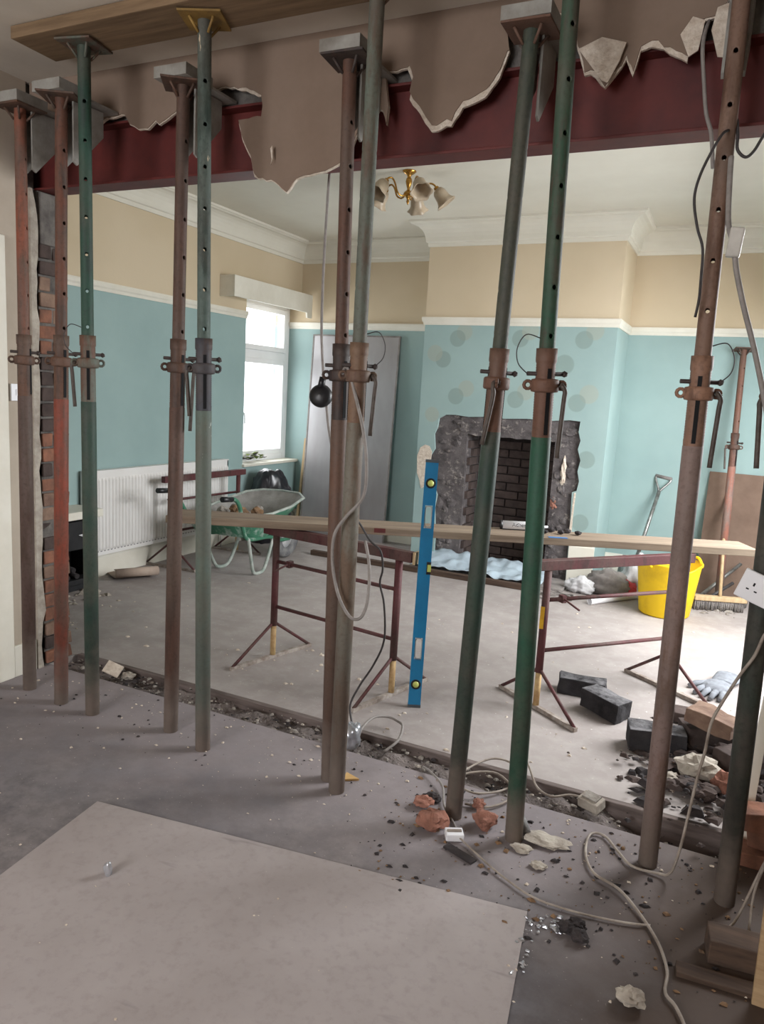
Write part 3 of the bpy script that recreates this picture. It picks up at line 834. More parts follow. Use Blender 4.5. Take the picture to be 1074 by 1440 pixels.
def make_prop(i, p, stand=True):
    b = Vector((p['b'][0], p['b'][1], 0)) if stand else Vector(p['b'])
    t = Vector(p['t'])
    L = (t - b).length
    e = bpy.data.objects.new('steel_prop', None)
    COL.objects.link(e)
    e.empty_display_size = .1
    q = Vector((0, 0, 1)).rotation_difference(t - b)
    e.rotation_mode = 'QUATERNION'
    e.rotation_quaternion = q
    e.location = b
    tag(e, p['label'], 'prop', p.get('group', 'steel props holding up the wall and ceiling' if stand else None))
    (c0, c1, c2) = p['c']
    ch = p.get('chips')
    mi = prop_paint('prop_inner_%d' % i, c0[0], c0[1], c0[2], chips=ch)
    ms = prop_paint('prop_sleeve_%d' % i, c1[0], c1[1], c1[2])
    mo = prop_paint('prop_outer_%d' % i, c2[0], c2[1], c2[2], dust=DUST, chips=p.get('ochips'))
    yaw = math.atan2(CAM.y - b.y, CAM.x - b.x)
    zs = p.get('zs', ZS)
    o = MB().lathe([(.0, 0), (.0302, 0), (.0302, zs - .27), (.0292, zs - .268)], 24).build('outer_tube', mo, e)
    # threaded upper part of the outer tube with its slot
    prof = [(.0292, zs - .27)]
    z = zs - .25
    while z < zs - .045:
        prof += [(.0300, z), (.0288, z + .004)]
        z += .008
    prof += [(.0315, zs - .04), (.0320, zs - .035), (.0320, zs), (.0245, zs), (.0245, zs - .05)]
    MB().lathe(prof, 24).build('threaded_sleeve', ms, e)
    sl = MB()
    for s_ in (1, -1):
        a = yaw + p['hole'] * math.pi / 180
        cs, sn = math.cos(a), math.sin(a)
        Mx = rotz(a)
        sl.obox(Vector((cs * .0285 * s_, sn * .0285 * s_, zs - .16)), (.004, .012, .20), Mx)
    sl.build('slot', M['slot'], e)
    # collar nut with lugs
    zc = zs - .11
    col = MB().lathe([(.0285, zc - .022), (.040, zc - .020), (.043, zc - .014), (.043, zc + .012), (.040, zc + .018), (.0285, zc + .02)], 24)
    hy = yaw + math.pi / 2 + .25
    if p['hand'] and p['hand'][0] == 0: hy = yaw
    for s_ in (1, -1):
        Mx = rotz(hy)
        for k in range(10):
            pass
        ring = [Mx @ Vector((s_ * .052, .0, 0)) + Vector((.012 * math.cos(q_) * math.cos(hy) * 1.0, .012 * math.cos(q_) * math.sin(hy), zc + .012 * math.sin(q_))) for q_ in [2 * math.pi * w_ / 10 for w_ in range(11)]]
        col.tube(ring, .0055, 6, False)
    cn = col.build('collar_nut', ms, e)
    if p['hand']:
        sd, ln = p['hand']
        # camera-right direction seen from the prop
        rt = Vector((-math.sin(yaw), math.cos(yaw), 0)) * (1 if True else 1)
        fr = Vector((math.cos(yaw), math.sin(yaw), 0))
        # facing the camera, the picture's right is the opposite of +90 deg from the view line
        dirv = rt * sd if sd else fr
        r0 = .052 if sd else .046
        a0 = dirv * r0 + Vector((0, 0, zc))
        side = fr * .012 if sd else rt * -.01
        pts = [a0 - side * 1.2, a0 + side * .8, a0 + dirv * .010 + side + Vector((0, 0, -.018)), a0 + dirv * .008 + side + Vector((0, 0, -.05)), a0 + dirv * .0 + side * 1.2 + Vector((0, 0, -ln))]
        if sd == 0: pts[-1] = a0 + rt * -.028 + fr * .004 + Vector((0, 0, -ln)); pts[-2] = a0 + rt * -.008 + fr * .010 + Vector((0, 0, -.05))
        MB().tube(smooth_path(pts), .0075, 8).build('handle', plain('handle_steel', srgb(92, 84, 78), srgb(66, 56, 50), 30, .5), cn)
    # inner tube, pin and pin wire
    ti = obj('inner_tube', inner_mesh(L - zs + .30, p.get('first', .20), mi), e, (0, 0, L - .006), yaw + math.radians(p['hole']))
    a = yaw + math.pi / 2 + .35
    dv = Vector((math.cos(a), math.sin(a), 0))
    pin_ = MB().tube([dv * -.058 + Vector((0, 0, zc + .034)), dv * .056 + Vector((0, 0, zc + .034))], .0065, 8).lump(dv * .06 + Vector((0, 0, zc + .034)), (.011, .011, .011), i, 1, .2).build('pin', plain('pin_steel', srgb(74, 64, 60), srgb(52, 44, 42), 30, .6), e)
    if i in (2, 6, 8, 9):
        if i in (6, 9): dv = -dv
        w0 = dv * -.058 + Vector((0, 0, zc + .034))
        pts = [w0, w0 + dv * -.03 + Vector((0, 0, .03)), w0 + dv * -.035 + Vector((0, 0, .075)), w0 + dv * -.01 + Vector((0, 0, .115)), dv * -.024 + Vector((0, 0, zs + .03))]
        MB().tube(smooth_path(pts), .0018, 5).build('retaining_wire', M['cable_dark'], pin_)
    # head plate
    hm = M['brass_paint'] if p.get('gold') else ms
    hp = MB()
    Mx = rotz(p['plate'])
    hp.obox((0, 0, L - .004), (.150, .150, .007), Mx)
    for k in range(4):
        a = p['plate'] + math.pi / 4 + k * math.pi / 2
        hp.tube([(.024 * math.cos(a), .024 * math.sin(a), L - .05), (.06 * math.cos(a), .06 * math.sin(a), L - .008)], .005, 6)
    hp.build('head_plate', hm, e)
    return e


M['brass_paint'] = plain('yellow_oxide_plate', srgb(156, 124, 66), srgb(104, 82, 52), 12, .6)
prop_list[4]['ochips'] = srgb(190, 196, 188)
for i, p in enumerate(prop_list):
    make_prop(i, p)

# wall-support brackets on the heads of the back props (each: cap, two gusset plates, blade)
M['bracket'] = plain('pale_galvanised_bracket', srgb(158, 156, 150), srgb(118, 112, 104), 7, .6, rnd=True)
blab = {0: 'grey wall-support bracket on the orange-topped prop, far left', 1: 'grey wall-support bracket on the prop before the brick jamb',
        3: 'pale wall-support bracket on the brown prop between two green ones', 5: 'grey wall-support bracket on the brown prop of the touching pair',
        7: 'white-edged wall-support bracket on the dull dark-green prop', 9: 'rusty wall-support bracket on the mauve-brown prop'}
for i, p in enumerate(prop_list):
    if not p['brk']: continue
    t = Vector(p['t'])
    e = empty('wall_support_bracket', t, 0, blab[i], 'bracket', 'wall-support brackets on the back row of props')
    MB().box((-.076, -.076, 0), (.076, .076, .006)).box((-.076, -.076, .006), (.076, -.070, .040)).box((-.076, 0.070, .006), (.076, .076, .040)).box((-.076, -.070, .006), (-.070, 0.070, .040)).box((0.070, -.070, .006), (.076, 0.070, .040)).build('cap', M['bracket'], e)
    for sx in (-.032, .024):
        MB().prism([(.032, -.24), (.05, -.25), (.19, -.10), (.19, .0), (.032, .0)], (sx, 0, 0), (0, 1, 0), (0, 0, 1), (1, 0, 0), .008).build('gusset', M['bracket'], e)
    MB().box((-.07, .076, .004), (.07, min(.235, 2.60 - t.y), .014)).build('blade', M['bracket'], e)

# ------------------------------------------------------------------ trestles and the plank
def trestle(p1, p2, foot, H, label, flip=1, barz=None):
    """p1, p2: feet of the two posts; foot: (dx, dy) half vector of the ground bars"""
    p1 = Vector((p1[0], p1[1], 0)); p2 = Vector((p2[0], p2[1], 0)); fv = Vector((foot[0], foot[1], 0))
    ctr = (p1 + p2) / 2
    e = empty('builders_trestle', ctr, 0, label, 'trestle', 'maroon steel trestles in the far room')
    d = (p2 - p1).normalized()
    up = lambda z: Vector((0, 0, z))
    T = M['trestle']
    for p in (p1, p2):
        world_child(MB().tube([p + up(.19), p + up(H - .05)], .019, 12), 'post', T, e)
        world_child(MB().tube([p + up(.02), p + up(.19)], .0155, 12), 'inner_leg', M['trestle_bare'], e)
        for s_ in (1, -1):
            world_child(MB().tube([p + up(.21), p + fv * s_ + up(.014)], .0085, 8), 'brace', T, e)
        world_child(MB().bar(p - fv * 1.03 + up(.011), p + fv * 1.03 + up(.011), .022, .020), 'foot_bar', M['dust_steel'], e)
    world_child(MB().bar(p1 - d * .08 + up(H - .025), p2 + d * .08 + up(H - .025), .042, .05), 'top_bar', T, e, .003)
    for z in (.30, .555):
        world_child(MB().tube([p1 + up(z), p2 + up(z - .005)], .0105, 8), 'rail', T, e)
    pn = p1 + d * .10 + up(.555)
    sd = d.cross(Vector((0, 0, 1)))
    pm = MB().tube([pn - sd * .03 * flip, pn + sd * .02 * flip, pn + sd * .13 * flip + d * .0 + up(-.02)], .005, 6)
    pm.bar(pn - d * .012, pn + d * .012, .032, .036)
    world_child(pm, 'pin', M['trestle'], e)
    return e, p1, p2, d


tA = trestle((-2.194, 3.328), (-1.412, 3.221), (.071, .275), .75, 'maroon trestle with yellowed lower legs standing under the plank, beside the level')
tB = trestle((-.742, 3.478), (-.193, 4.118), (.222, -.155), .755, 'maroon trestle with a yellow label on its post, under the right of the plank')
world_child(MB().obox((-.742 - .006, 3.478 - .0175, .47), (.020, .006, .11), rotz(.2)), 'label_sticker', M['yellow_label'], tB[0])
tC = trestle((-4.00, 4.53), (-3.96, 5.36), (.235, .02), .75, 'maroon trestle standing by the white radiator behind the wheelbarrow', -1)
# pale end grain block on the near end of the trestle bar
world_child(MB().obox((-1.318, 3.208, .725), (.012, .05, .06), rotz(-.13)), 'end_cap', M['wood_pale'], tA[0])

pa, pb = Vector((-2.66, 2.975)), Vector((.165, 4.30))
dr = (pb - pa).normalized(); nr = Vector((-dr.y, dr.x))
o = MB().box((0, 0, 0), ((pb - pa).length, .225, .038)).build('scaffold_plank', M['timber_dusty'], None, .003)
o.location = (pa.x, pa.y, .757); o.rotation_euler = (0, 0, math.atan2(dr.y, dr.x))
tag(o, 'long dusty scaffold plank lying across the two maroon trestles', 'plank')
PANG = math.atan2(dr.y, dr.x)
def on_plank(s_, t_, z=0): 
    v = pa + dr * s_ + nr * t_
    return Vector((v.x, v.y, .795 + z))
MB().box((2.02, .0, .0385), (2.12, .03, .0395)).build('blue_paint_mark', M['blueprint'], o)
MB().box((1.10, -.001, .012), (1.16, .006, .036)).build('red_paint_mark', M['beam_red'], o)

# ------------------------------------------------------------------ spirit level leaning on the plank side
lb, lt = Vector((-1.262, 3.165, 0.0)), Vector((-1.287, 3.25, 1.197))
e = bpy.data.objects.new('spirit_level', None); COL.objects.link(e); e.location = lb
zax = (lt - lb).normalized(); xax = Vector((.90, .43, .0)); xax = (xax - zax * xax.dot(zax)).normalized(); yax = zax.cross(xax)
e.rotation_euler = Matrix((xax, yax, zax)).transposed().to_euler()
tag(e, 'blue spirit level with yellow vials standing upright against the trestle', 'spirit level')
hw, th = .030, .012
slots = [(.255, .155), (.655, .155 if False else .0), (.955, .11)]
body = MB()
zs_ = [0.02, .215, .325, .565, .615, .865, .975, 1.185]
for a_, b_ in ((0.012, .235), (.345, .875), (.985, 1.19)):
    body.box((-hw, -th, a_), (hw, th, b_))
for a_, b_ in ((.235, .345), (.875, .985)):
    body.box((-hw, -th, a_), (-hw + .012, th, b_)).box((hw - .012, -th, a_), (hw, th, b_))
body.build('body', M['level_blue'], e)
for z in (0, 1.188): MB().box((-hw - .001, -th - .001, z), (hw + .001, th + .001, z + .014)).build('end_cap', plain('grey_end_cap', srgb(86, 92, 98), None, 5, .5), e)
for z in (.235, .875):
    rim = MB()
    pts = [(-.016, z + .018), (-.010, z + .006), (.010, z + .006), (.016, z + .018), (.016, z + .092), (.010, z + .104), (-.010, z + .104), (-.016, z + .092), (-.016, z + .018)]
    rim.tube([(x, 0, zz) for x, zz in pts], .0035, 6)
    rim.build('hand_hole_rim', plain('pale_rim', srgb(214, 214, 208), None, 5, .5), e)
for z, k in ((.115, 0), (1.09, 1)):
    vh = MB().lathe([(.0, -.0135), (.021, -.0135), (.024, -.0145), (.024, .0145), (.021, .0135), (0, .0135)], 20, (0, 0, z), rot(math.pi / 2, 'X')).build('vial_housing', M['black_plastic'], e)
    MB().lathe([(.0, -.0155), (.015, -.0155), (.015, .0155), (0, .0155)], 18, (0, 0, z), rot(math.pi / 2, 'X')).build('vial', M['vial'], vh)
vh = MB().box((.010, -.0135, .655), (.0305, .0135, .715)).build('vial_housing', M['black_plastic'], e)
MB().box((.014, -.0145, .668), (.0312, .0145, .702)).build('vial', M['vial'], vh)

# ------------------------------------------------------------------ chandelier
ch = empty('chandelier', (-2.165, 4.71, ZC), 0, 'brass five-arm ceiling light with frosted tulip glass shades', 'chandelier')
ch.scale = (.9, .9, .9)
MB().lathe([(.0, 0), (.05, 0), (.052, -.006), (.035, -.02), (.018, -.03), (.012, -.045), (.02, -.055), (.024, -.075), (.018, -.10), (.010, -.125), (.012, -.135), (.03, -.15), (.036, -.165), (.026, -.18), (.012, -.19), (.008, -.205), (.012, -.213), (.004, -.235), (0, -.24)], 18).build('stem', M['brass'], ch)
for k in range(5):
    a = math.radians(25.8 + 72 * k)
    d = Vector((math.cos(a), math.sin(a), 0))
    pts = [d * .02 + Vector((0, 0, -.165)), d * .06 + Vector((0, 0, -.185)), d * .10 + Vector((0, 0, -.165)), d * .125 + Vector((0, 0, -.11)), d * .155 + Vector((0, 0, -.08)), d * .19 + Vector((0, 0, -.09)), d * .205 + Vector((0, 0, -.115))]
    arm_ = MB().tube(smooth_path(pts), .0065, 8).build('arm', M['brass'], ch)
    ax = (d * .62 + Vector((0, 0, -.78))).normalized()
    Mq = Vector((0, 0, 1)).rotation_difference(ax).to_matrix()
    MB().lathe([(0, -.012), (.017, -.01), (.022, .004), (.020, .02), (0, .02)], 14, d * .205 + Vector((0, 0, -.11)), Mq).build('lamp_cup', M['brass'], arm_)
    sh = MB().lathe([(.018, .005), (.034, .014), (.046, .034), (.050, .06), (.052, .085), (.060, .108), (.078, .130), (.0765, .132), (.057, .109), (.048, .085), (.046, .06), (.042, .036), (.03, .018)], 30, d * .205 + Vector((0, 0, -.11)), Mq,
                    wave=lambda i, t: (.10 if i in (6, 7) else (.04 if i in (5, 8) else 0)) * math.cos(6 * t))
    sh.build('glass_shade', M['glass_shade'], arm_)

# ------------------------------------------------------------------ radiator
rd = empty('radiator', (XL, 4.66, .18), 0, 'long white ribbed panel radiator on the teal left wall', 'radiator')
y0, y1, z0, z1 = 3.84, 5.48, .18, .81
prof = []
mb = MB()
cnt = 49
pts = []
for k in range(cnt):
    yc = y0 + .02 + (y1 - y0 - .04) * k / (cnt - 1)
    w_ = (y1 - y0 - .04) / (cnt - 1)
    pts += [(yc - w_ * .5, 0), (yc - w_ * .22, .011), (yc + w_ * .22, .011)]
pts.append((y1 - .02 + .004, 0))
zz = [z0, z0 + .035, z0 + .05, z1 - .07, z1 - .05, z1]
V = []
for zi, z in enumerate(zz):
    for (yy, dx) in pts:
        V.append((-4.165 + (dx if zi in (2, 3) else 0.0), yy, z))
nP = len(pts)
mb.add(V, [(i * nP + j, i * nP + j + 1, (i + 1) * nP + j + 1, (i + 1) * nP + j) for i in range(len(zz) - 1) for j in range(nP - 1)])
mb.box((-4.18, y0, z0), (-4.166, y1, z1))
world_child(mb, 'front_panel', M['radiator'], rd)
world_child(MB().box((-4.225, y0, z0), (-4.166, y0 + .012, z1)), 'side_cover', M['radiator'], rd)
world_child(MB().box((-4.225, y1 - .012, z0), (-4.166, y1, z1)), 'side_cover', M['radiator'], rd)
world_child(MB().box((-4.225, y0, z1 - .004), (-4.160, y1, z1 + .006)), 'top_grille', M['radiator'], rd)
sm_ = MB()
for k in range(48):
    yc = y0 + .035 + k * .0335
    sm_.box((-4.1655, yc - .008, z0 + .028), (-4.1625, yc + .008, z0 + .035))
world_child(sm_, 'lower_seam', plain('seam_grey', srgb(150, 148, 146), None, 5, .6), rd)
world_child(MB().tube([(-4.19, y0 + .05, 0), (-4.19, y0 + .05, z0)], .008, 8), 'pipe', M['radiator'], rd)
world_child(MB().tube([(-4.19, y1 - .05, 0), (-4.19, y1 - .05, z0)], .008, 8), 'pipe', M['radiator'], rd)

# ------------------------------------------------------------------ small fireplace left of the radiator
sp = empty('stove', (-4.10, 3.55, 0), 0, 'black stove under a white mantel shelf, left of the radiator', 'stove')
world_child(MB().box((XL, 3.22, .05), (-4.02, 3.80, .09)).box((XL, 3.22, .09), (-4.02, 3.27, .50)).box((XL, 3.75, .09), (-4.02, 3.80, .50)).box((XL, 3.27, .30), (-4.02, 3.75, .50)).box((XL, 3.22, 0), (-4.05, 3.80, .05)), 'body', M['soot_metal'], sp, .006)
world_child(MB().box((XL, 3.27, .09), (-4.225, 3.75, .30)), 'back_plate', M['soot_metal'], sp)
world_child(MB().box((XL, 3.18, .52), (-3.98, 3.82, .575)), 'mantel_shelf', M['cream_white'], sp, .006)
world_child(MB().box((XL, 3.22, .575), (-4.14, 3.60, .66)), 'flue_box', M['soot_metal'], sp, .004)
world_child(MB().lump((-4.015, 3.70, .40), (.006, .07, .012), 4, 1, .4), 'ash_smear', M['bag_white'], sp)
lg = [(3.36, .112, 'lowest'), (3.45, .112, 'lowest'), (3.55, .112, 'lowest'), (3.64, .112, 'lowest'), (3.42, .160, 'upper'), (3.52, .160, 'upper'), (3.60, .160, 'upper')]
ln_ = ['frontmost short charred log on the stove bed', 'second short charred log on the stove bed', 'third short charred log on the stove bed', 'short charred log on the stove bed nearest the radiator', 'charred log on top of the stove heap, nearest the brick jamb', 'charred log in the middle on top of the stove heap', 'charred log on top of the stove heap, nearest the radiator']
for k, (yy, zz_, w_) in enumerate(lg):
    o = MB().tube([(-4.19, yy + .008 * (k % 3), zz_), (-4.10, yy, zz_ + .002), (-4.03, yy - .012 * (k % 2), zz_ - .001)], [.02, .022, .018], 7).build('charred_log', M['coal'])
    tag(o, ln_[k], 'log', 'charred logs in the stove')

# ------------------------------------------------------------------ wheelbarrow
wb = empty('wheelbarrow', (-3.5, 4.85, 0), 0, 'green builders wheelbarrow loaded with rubble in front of the window', 'wheelbarrow')
def W_(mb, name, m, bevel=0): return world_child(mb, name, m, wb, bevel)
# tray: rim and floor rings, rear (y small) to nose (y large)
rim = [(-3.27, 4.52, .50), (-3.20, 4.78, .515), (-3.18, 5.02, .545), (-3.20, 5.24, .59), (-3.32, 5.36, .605), (-3.52, 5.38, .605), (-3.68, 5.35, .60), (-3.78, 5.24, .585), (-3.81, 5.02, .545), (-3.80, 4.78, .515), (-3.74, 4.52, .50), (-3.52, 4.48, .495)]
bot = [(-3.34, 4.60, .33), (-3.31, 4.72, .31), (-3.31, 4.85, .30), (-3.34, 4.97, .31), (-3.42, 5.01, .32), (-3.52, 5.02, .32), (-3.62, 5.01, .32), (-3.70, 4.97, .31), (-3.73, 4.85, .30), (-3.73, 4.72, .31), (-3.70, 4.60, .33), (-3.52, 4.58, .33)]
def tray(off, zoff):
    mb = MB()
    k = len(rim)
    c = Vector((-3.52, 4.85, 0))
    Vv = []
    for t_ in (0, .35, .7, 1):
        for a_, b_ in zip(rim, bot):
            p = Vector(a_).lerp(Vector(b_), t_)
            dxy = Vector((p.x - c.x, p.y - c.y, 0)).normalized()
            p = p - dxy * off * (1 if t_ > 0 else .3) + Vector((0, 0, zoff * t_))
            Vv.append(p)
    fs = [(i * k + j, i * k + (j + 1) % k, (i + 1) * k + (j + 1) % k, (i + 1) * k + j) for i in range(3) for j in range(k)]
    mb.add(Vv, fs, True)
    mb.add(Vv[3 * k:], [tuple(range(k))])
    return mb
W_(tray(0, 0), 'tray', M['barrow_green'])
W_(tray(.006, .006), 'tray_lining', M['barrow_inside'])
W_(MB().tube([Vector(p) for p in rim] + [Vector(rim[0]), Vector(rim[1])], .011, 8, False), 'rim', M['barrow_leg'])
for s_ in (1, -1):
    x0 = -3.515 + s_ * .275
    fr = [(x0 + s_ * .02, 4.20, .685), (x0 + s_ * .02, 4.32, .672), (x0 + s_ * .01, 4.40, .60), (x0 - s_ * .03, 4.50, .42), (x0 - s_ * .06, 4.62, .32), (x0 - s_ * .10, 4.95, .285), (x0 - s_ * .17, 5.20, .21), (x0 - s_ * .205, 5.42, .185)]
    hn = W_(MB().tube(smooth_path(fr), .0155, 10), 'handle', M['barrow_green'])
    g = (MB().tube([(x0 + s_ * .02, 4.175, .687), (x0 + s_ * .02, 4.29, .677)], .02, 10)).build('grip', M['black_plastic'], hn)
    lgp = [(x0 - s_ * .05, 4.60, .33), (x0 - s_ * .075, 4.68, .14), (x0 - s_ * .09, 4.73, .04), (x0 - s_ * .095, 4.78, .014), (x0 - s_ * .095, 4.86, .014), (x0 - s_ * .10, 4.91, .05), (x0 - s_ * .105, 4.97, .15), (x0 - s_ * .11, 5.03, .275)]
    W_(MB().tube(smooth_path(lgp), .014, 10), 'leg', M['barrow_leg'])
wh = W_(MB().lathe([(.10, -.035), (.165, -.042), (.185, -.02), (.185, .02), (.165, .042), (.10, .035), (.10, -.035)], 26, (-3.515, 5.46, .187), rot(math.pi / 2, 'Y')), 'wheel', M['rubber'])
hub = MB().lathe([(.02, -.05), (.03, -.03), (.105, -.012), (.105, .012), (.03, .03), (.02, .05)], 20, (-3.515, 5.46, .187), rot(math.pi / 2, 'Y')).build('wheel_rim', M['bag_white'])
hub.parent = wh
W_(MB().tube([(-3.60, 5.46, .187), (-3.43, 5.46, .187)], .010, 8), 'axle', M['steel_bright'])
rub = [(-3.42, 4.68, .055, 'rubble_brown', 'large brown stone at the back of the barrow load'), (-3.60, 4.68, .045, 'rubble_grey', 'grey lump beside the far handle in the barrow'),
       (-3.36, 4.80, .05, 'rubble_brown', 'brown stone at the near side of the barrow load'), (-3.55, 4.78, .05, 'rubble_brown', 'brown stone in the centre of the barrow load'),
       (-3.45, 4.95, .04, 'rubble_grey', 'grey lump towards the nose of the barrow'), (-3.64, 4.90, .04, 'rubble_grey', 'grey lump at the far side of the barrow load')]
W_(MB().lump((-3.51, 4.82, .42), (.19, .22, .06), 3, 3, .3), 'rubble_bed', M['rubble_grey'])
for k, (x, y, r_, mm, lab) in enumerate(rub):
    o = MB().lump((x, y, .475 + r_ * .6), (r_, r_ * .95, r_ * .75), k + 3, 2, .4).build('rubble_stone', M[mm])
    tag(o, lab, 'stone', 'stones in the wheelbarrow')

# ------------------------------------------------------------------ by the window: bag, sill greens
def crumple(c, size, seed, sub=3, amp=.28, flat=.0):
    bm = bmesh.new(); bmesh.ops.create_icosphere(bm, subdivisions=sub, radius=1)
    mb = MB(); V = []
    off = Vector((seed * 7.3, seed * 2.1, seed * 4.7))
    for v in bm.verts:
        p = v.co.copy()
        k = 1 + amp * noise.noise(p * 1.6 + off) + amp * .5 * abs(noise.noise(p * 4.1 + off)) * 1.6 + amp * .25 * noise.noise(p * 9 + off)
        q = Vector((p.x * size[0] * k, p.y * size[1] * k, p.z * size[2] * k))
        q.z = max(q.z, -size[2] * .8)
        if flat: q.z = min(q.z, flat - c[2] + .03 * noise.noise(p * 5 + off))
        V.append(Vector(c) + q)
    idx = {v: i for i, v in enumerate(bm.verts)}
    mb.add(V, [tuple(idx[q] for q in f.verts) for f in bm.faces], True)
    bm.free()
    return mb
o = crumple((-4.02, 5.95, .32), (.20, .19, .42), 7, 4, .25, .70).build('rubbish_bag', M['bag_black'])
tag(o, 'full black plastic rubbish bag between window and wheelbarrow', 'bag')
gp = empty('sill_greens', (-4.30, 6.02, .742), 0, 'bunch of wilted green leaves lying on the window sill', 'plant')
for k in range(16):
    a = random.uniform(0, 6.28); ln = random.uniform(.06, .12); x = random.uniform(-.04, .04); y = random.uniform(-.10, .16); z = random.uniform(.02, .07)
    d = Vector((math.cos(a) * .6, math.sin(a), random.uniform(-.1, .3))).normalized()
    sd = d.cross(Vector((0, 0, 1))).normalized() * ln * .28
    b0 = Vector((x, y, z))
    MB().add([b0, b0 + d * ln * .5 + sd + Vector((0, 0, .012)), b0 + d * ln, b0 + d * ln * .5 - sd + Vector((0, 0, .012)), b0 + d * ln * .5 + Vector((0, 0, -.004))], [(0, 1, 4), (1, 2, 4), (2, 3, 4), (3, 0, 4)], True).build('leaf', M['leaf'] if k % 3 else M['coal'], gp)

# ------------------------------------------------------------------ panel and batten leaning in the back left alcove
def lean(name, x0, x1, H, t, yb, yt, m, label, cat, parent=None):
    """flat sheet leaning against a wall that faces -y"""
    o = MB().box((0, 0, 0), (x1 - x0, t, H)).build(name, m, None, .002)
    o.location = (x0, yb, 0)
    o.rotation_euler = (-math.atan2(yt - yb, H), 0, 0)
    tag(o, label, cat)
    return o
pn = lean('leaning_panel', -4.07, -3.08, 2.05, .02, 6.60, 6.725, M['panel'], 'tall dull grey metal-faced panel leaning in the back left alcove', 'panel')
MB().box((.0, -.004, .0), (.015, .0, 2.05)).box((.975, -.004, 0), (.99, 0, 2.05)).box((.015, -.004, 2.035), (.975, 0, 2.05)).build('edge_strip', M['sack_grey'], pn)
lean('thin_batten', -4.13, -4.10, .98, .02, 6.60, 6.725, M['wood_pale'], 'thin pale batten leaning beside the grey panel', 'batten')

# timber on the floor in front of the hearth, dust sheet
o = MB().box((-3.38, 5.685, 0), (-1.35, 5.735, .045)).build('floor_batten', M['timber_dark'], None, .004)
tag(o, 'long brown timber batten on the floor before the hearth', 'batten')
mb = MB(); nx, ny = 60, 22; V = []
for i in range(nx + 1):
    for j in range(ny + 1):
        x = -2.42 + 1.14 * i / nx; y = 5.75 + .40 * j / ny
        z = .055 + .035 * abs(noise.noise(Vector((x * 5, y * 7, 2)))) + .03 * noise.noise(Vector((x * 13, y * 12, 7))) + .10 * max(0, j / ny - .35) * (1 + noise.noise(Vector((x * 6, 0, 1)))) 
        V.append((x, y, max(z, .036)))
mb.add(V, [(i * (ny + 1) + j, (i + 1) * (ny + 1) + j, (i + 1) * (ny + 1) + j + 1, i * (ny + 1) + j + 1) for i in range(nx) for j in range(ny)], True)
o = mb.build('dust_sheet', M['poly_blue']); tag(o, 'crumpled pale blue plastic dust sheet spread over the hearth', 'sheet')
md = o.modifiers.new('thickness', 'SOLIDIFY'); md.thickness = .004

# sealant cartridge on the plank
a0 = on_plank(1.80, .185, .024)
e = empty('sealant_cartridge', a0, PANG, 'white cartridge with dark lettering lying on the plank before the fireplace', 'cartridge')
MB().lathe([(0, 0), (.024, 0), (.024, .215), (.020, .222), (.008, .226), (.007, .25), (0, .25)], 20, (0, 0, 0), rot(math.pi / 2, 'Y')).build('tube', M['white_plastic'], e)
MB().lathe([(.0245, .0), (.0245, .012), (.0, .012)], 20, (-.012, 0, 0), rot(math.pi / 2, 'Y')).build('end_cap', M['black_plastic'], e)
MB().bar((0, 0, -.021), (.215, 0, -.021), .03, .006).build('black_band', M['black_plastic'], e)
fc = bpy.data.curves.new('lettering', 'FONT'); fc.body = 'Adhesive'; fc.size = .030; fc.extrude = .0004; fc.align_x = 'CENTER'; fc.align_y = 'CENTER'
fo = bpy.data.objects.new('lettering', fc); COL.objects.link(fo)
dg = bpy.context.evaluated_depsgraph_get()
fm = bpy.data.meshes.new_from_object(fo.evaluated_get(dg)); bpy.data.objects.remove(fo)
fm.materials.clear(); fm.materials.append(M['black_plastic'])
# wrap the lettering round the cartridge
for v in fm.vertices:
    ang = v.co.y / .0246
    r_ = .0246 + v.co.z
    v.co = Vector((v.co.x + .105, -r_ * math.cos(ang + .25), r_ * math.sin(ang + .25)))
fo = obj('lettering', fm, e)
for k in range(5):
    pp = on_plank(2.02 + .045 * k, .12 + .05 * (k % 2), .012)
    o = MB().lump(pp, (.024, .018, .014), k + 11, 1, .5).build('charred_scrap', M['coal'])
    tag(o, ['black scrap nearest the cartridge on the plank', 'second black scrap along the plank', 'middle black scrap on the plank', 'fourth black scrap along the plank', 'black scrap farthest right on the plank'][k], 'scrap', 'charred scraps on the plank')

# ------------------------------------------------------------------ right alcove: tools, bucket, bags
bk_ = empty('yellow_bucket', (-.345, 5.72, 0), 0, 'flexible yellow rubble bucket standing on the floor in bright light', 'bucket')
N = 40
mb = MB()
prof = [(0, 0), (.165, 0), (.178, .012), (.222, .38), (.232, .392), (.232, .402), (.222, .402), (.214, .386), (.17, .02), (0, .018)]
mb.lathe(prof, N, wave=None)
V2 = []
for v in mb.v:
    x, y, z = v
    a = math.atan2(y, x)
    dip = 0
    if z > .3: dip = -.035 * max(0, math.cos(2 * (a + .9)) ) ** 4
    V2.append((x, y, z + dip))
mb.v = V2
mb.build('body', M['bucket'], bk_)
for s_ in (0, math.pi):
    pts = []
    for k in range(13):
        t_ = -.45 + .9 * k / 12
        a = -.9 + s_ + t_ + math.pi / 2
        pts.append((.226 * math.cos(a), .226 * math.sin(a), .372 + .052 * math.cos(t_ / .45 * math.pi / 2)))
    MB().tube(pts, .011, 8).build('handle', M['bucket'], bk_)
o = MB().lathe([(.026, 0), (.026, .60), (.021, .60), (.021, 0), (.026, 0)], 16, (-.865, 5.60, .026), (Vector((0, 0, 1)).rotation_difference(Vector((.56, .83, 0)).normalized())).to_matrix()).build('waste_pipe', M['white_plastic'])
tag(o, 'short white plastic pipe lying on the floor left of the yellow bucket', 'pipe')

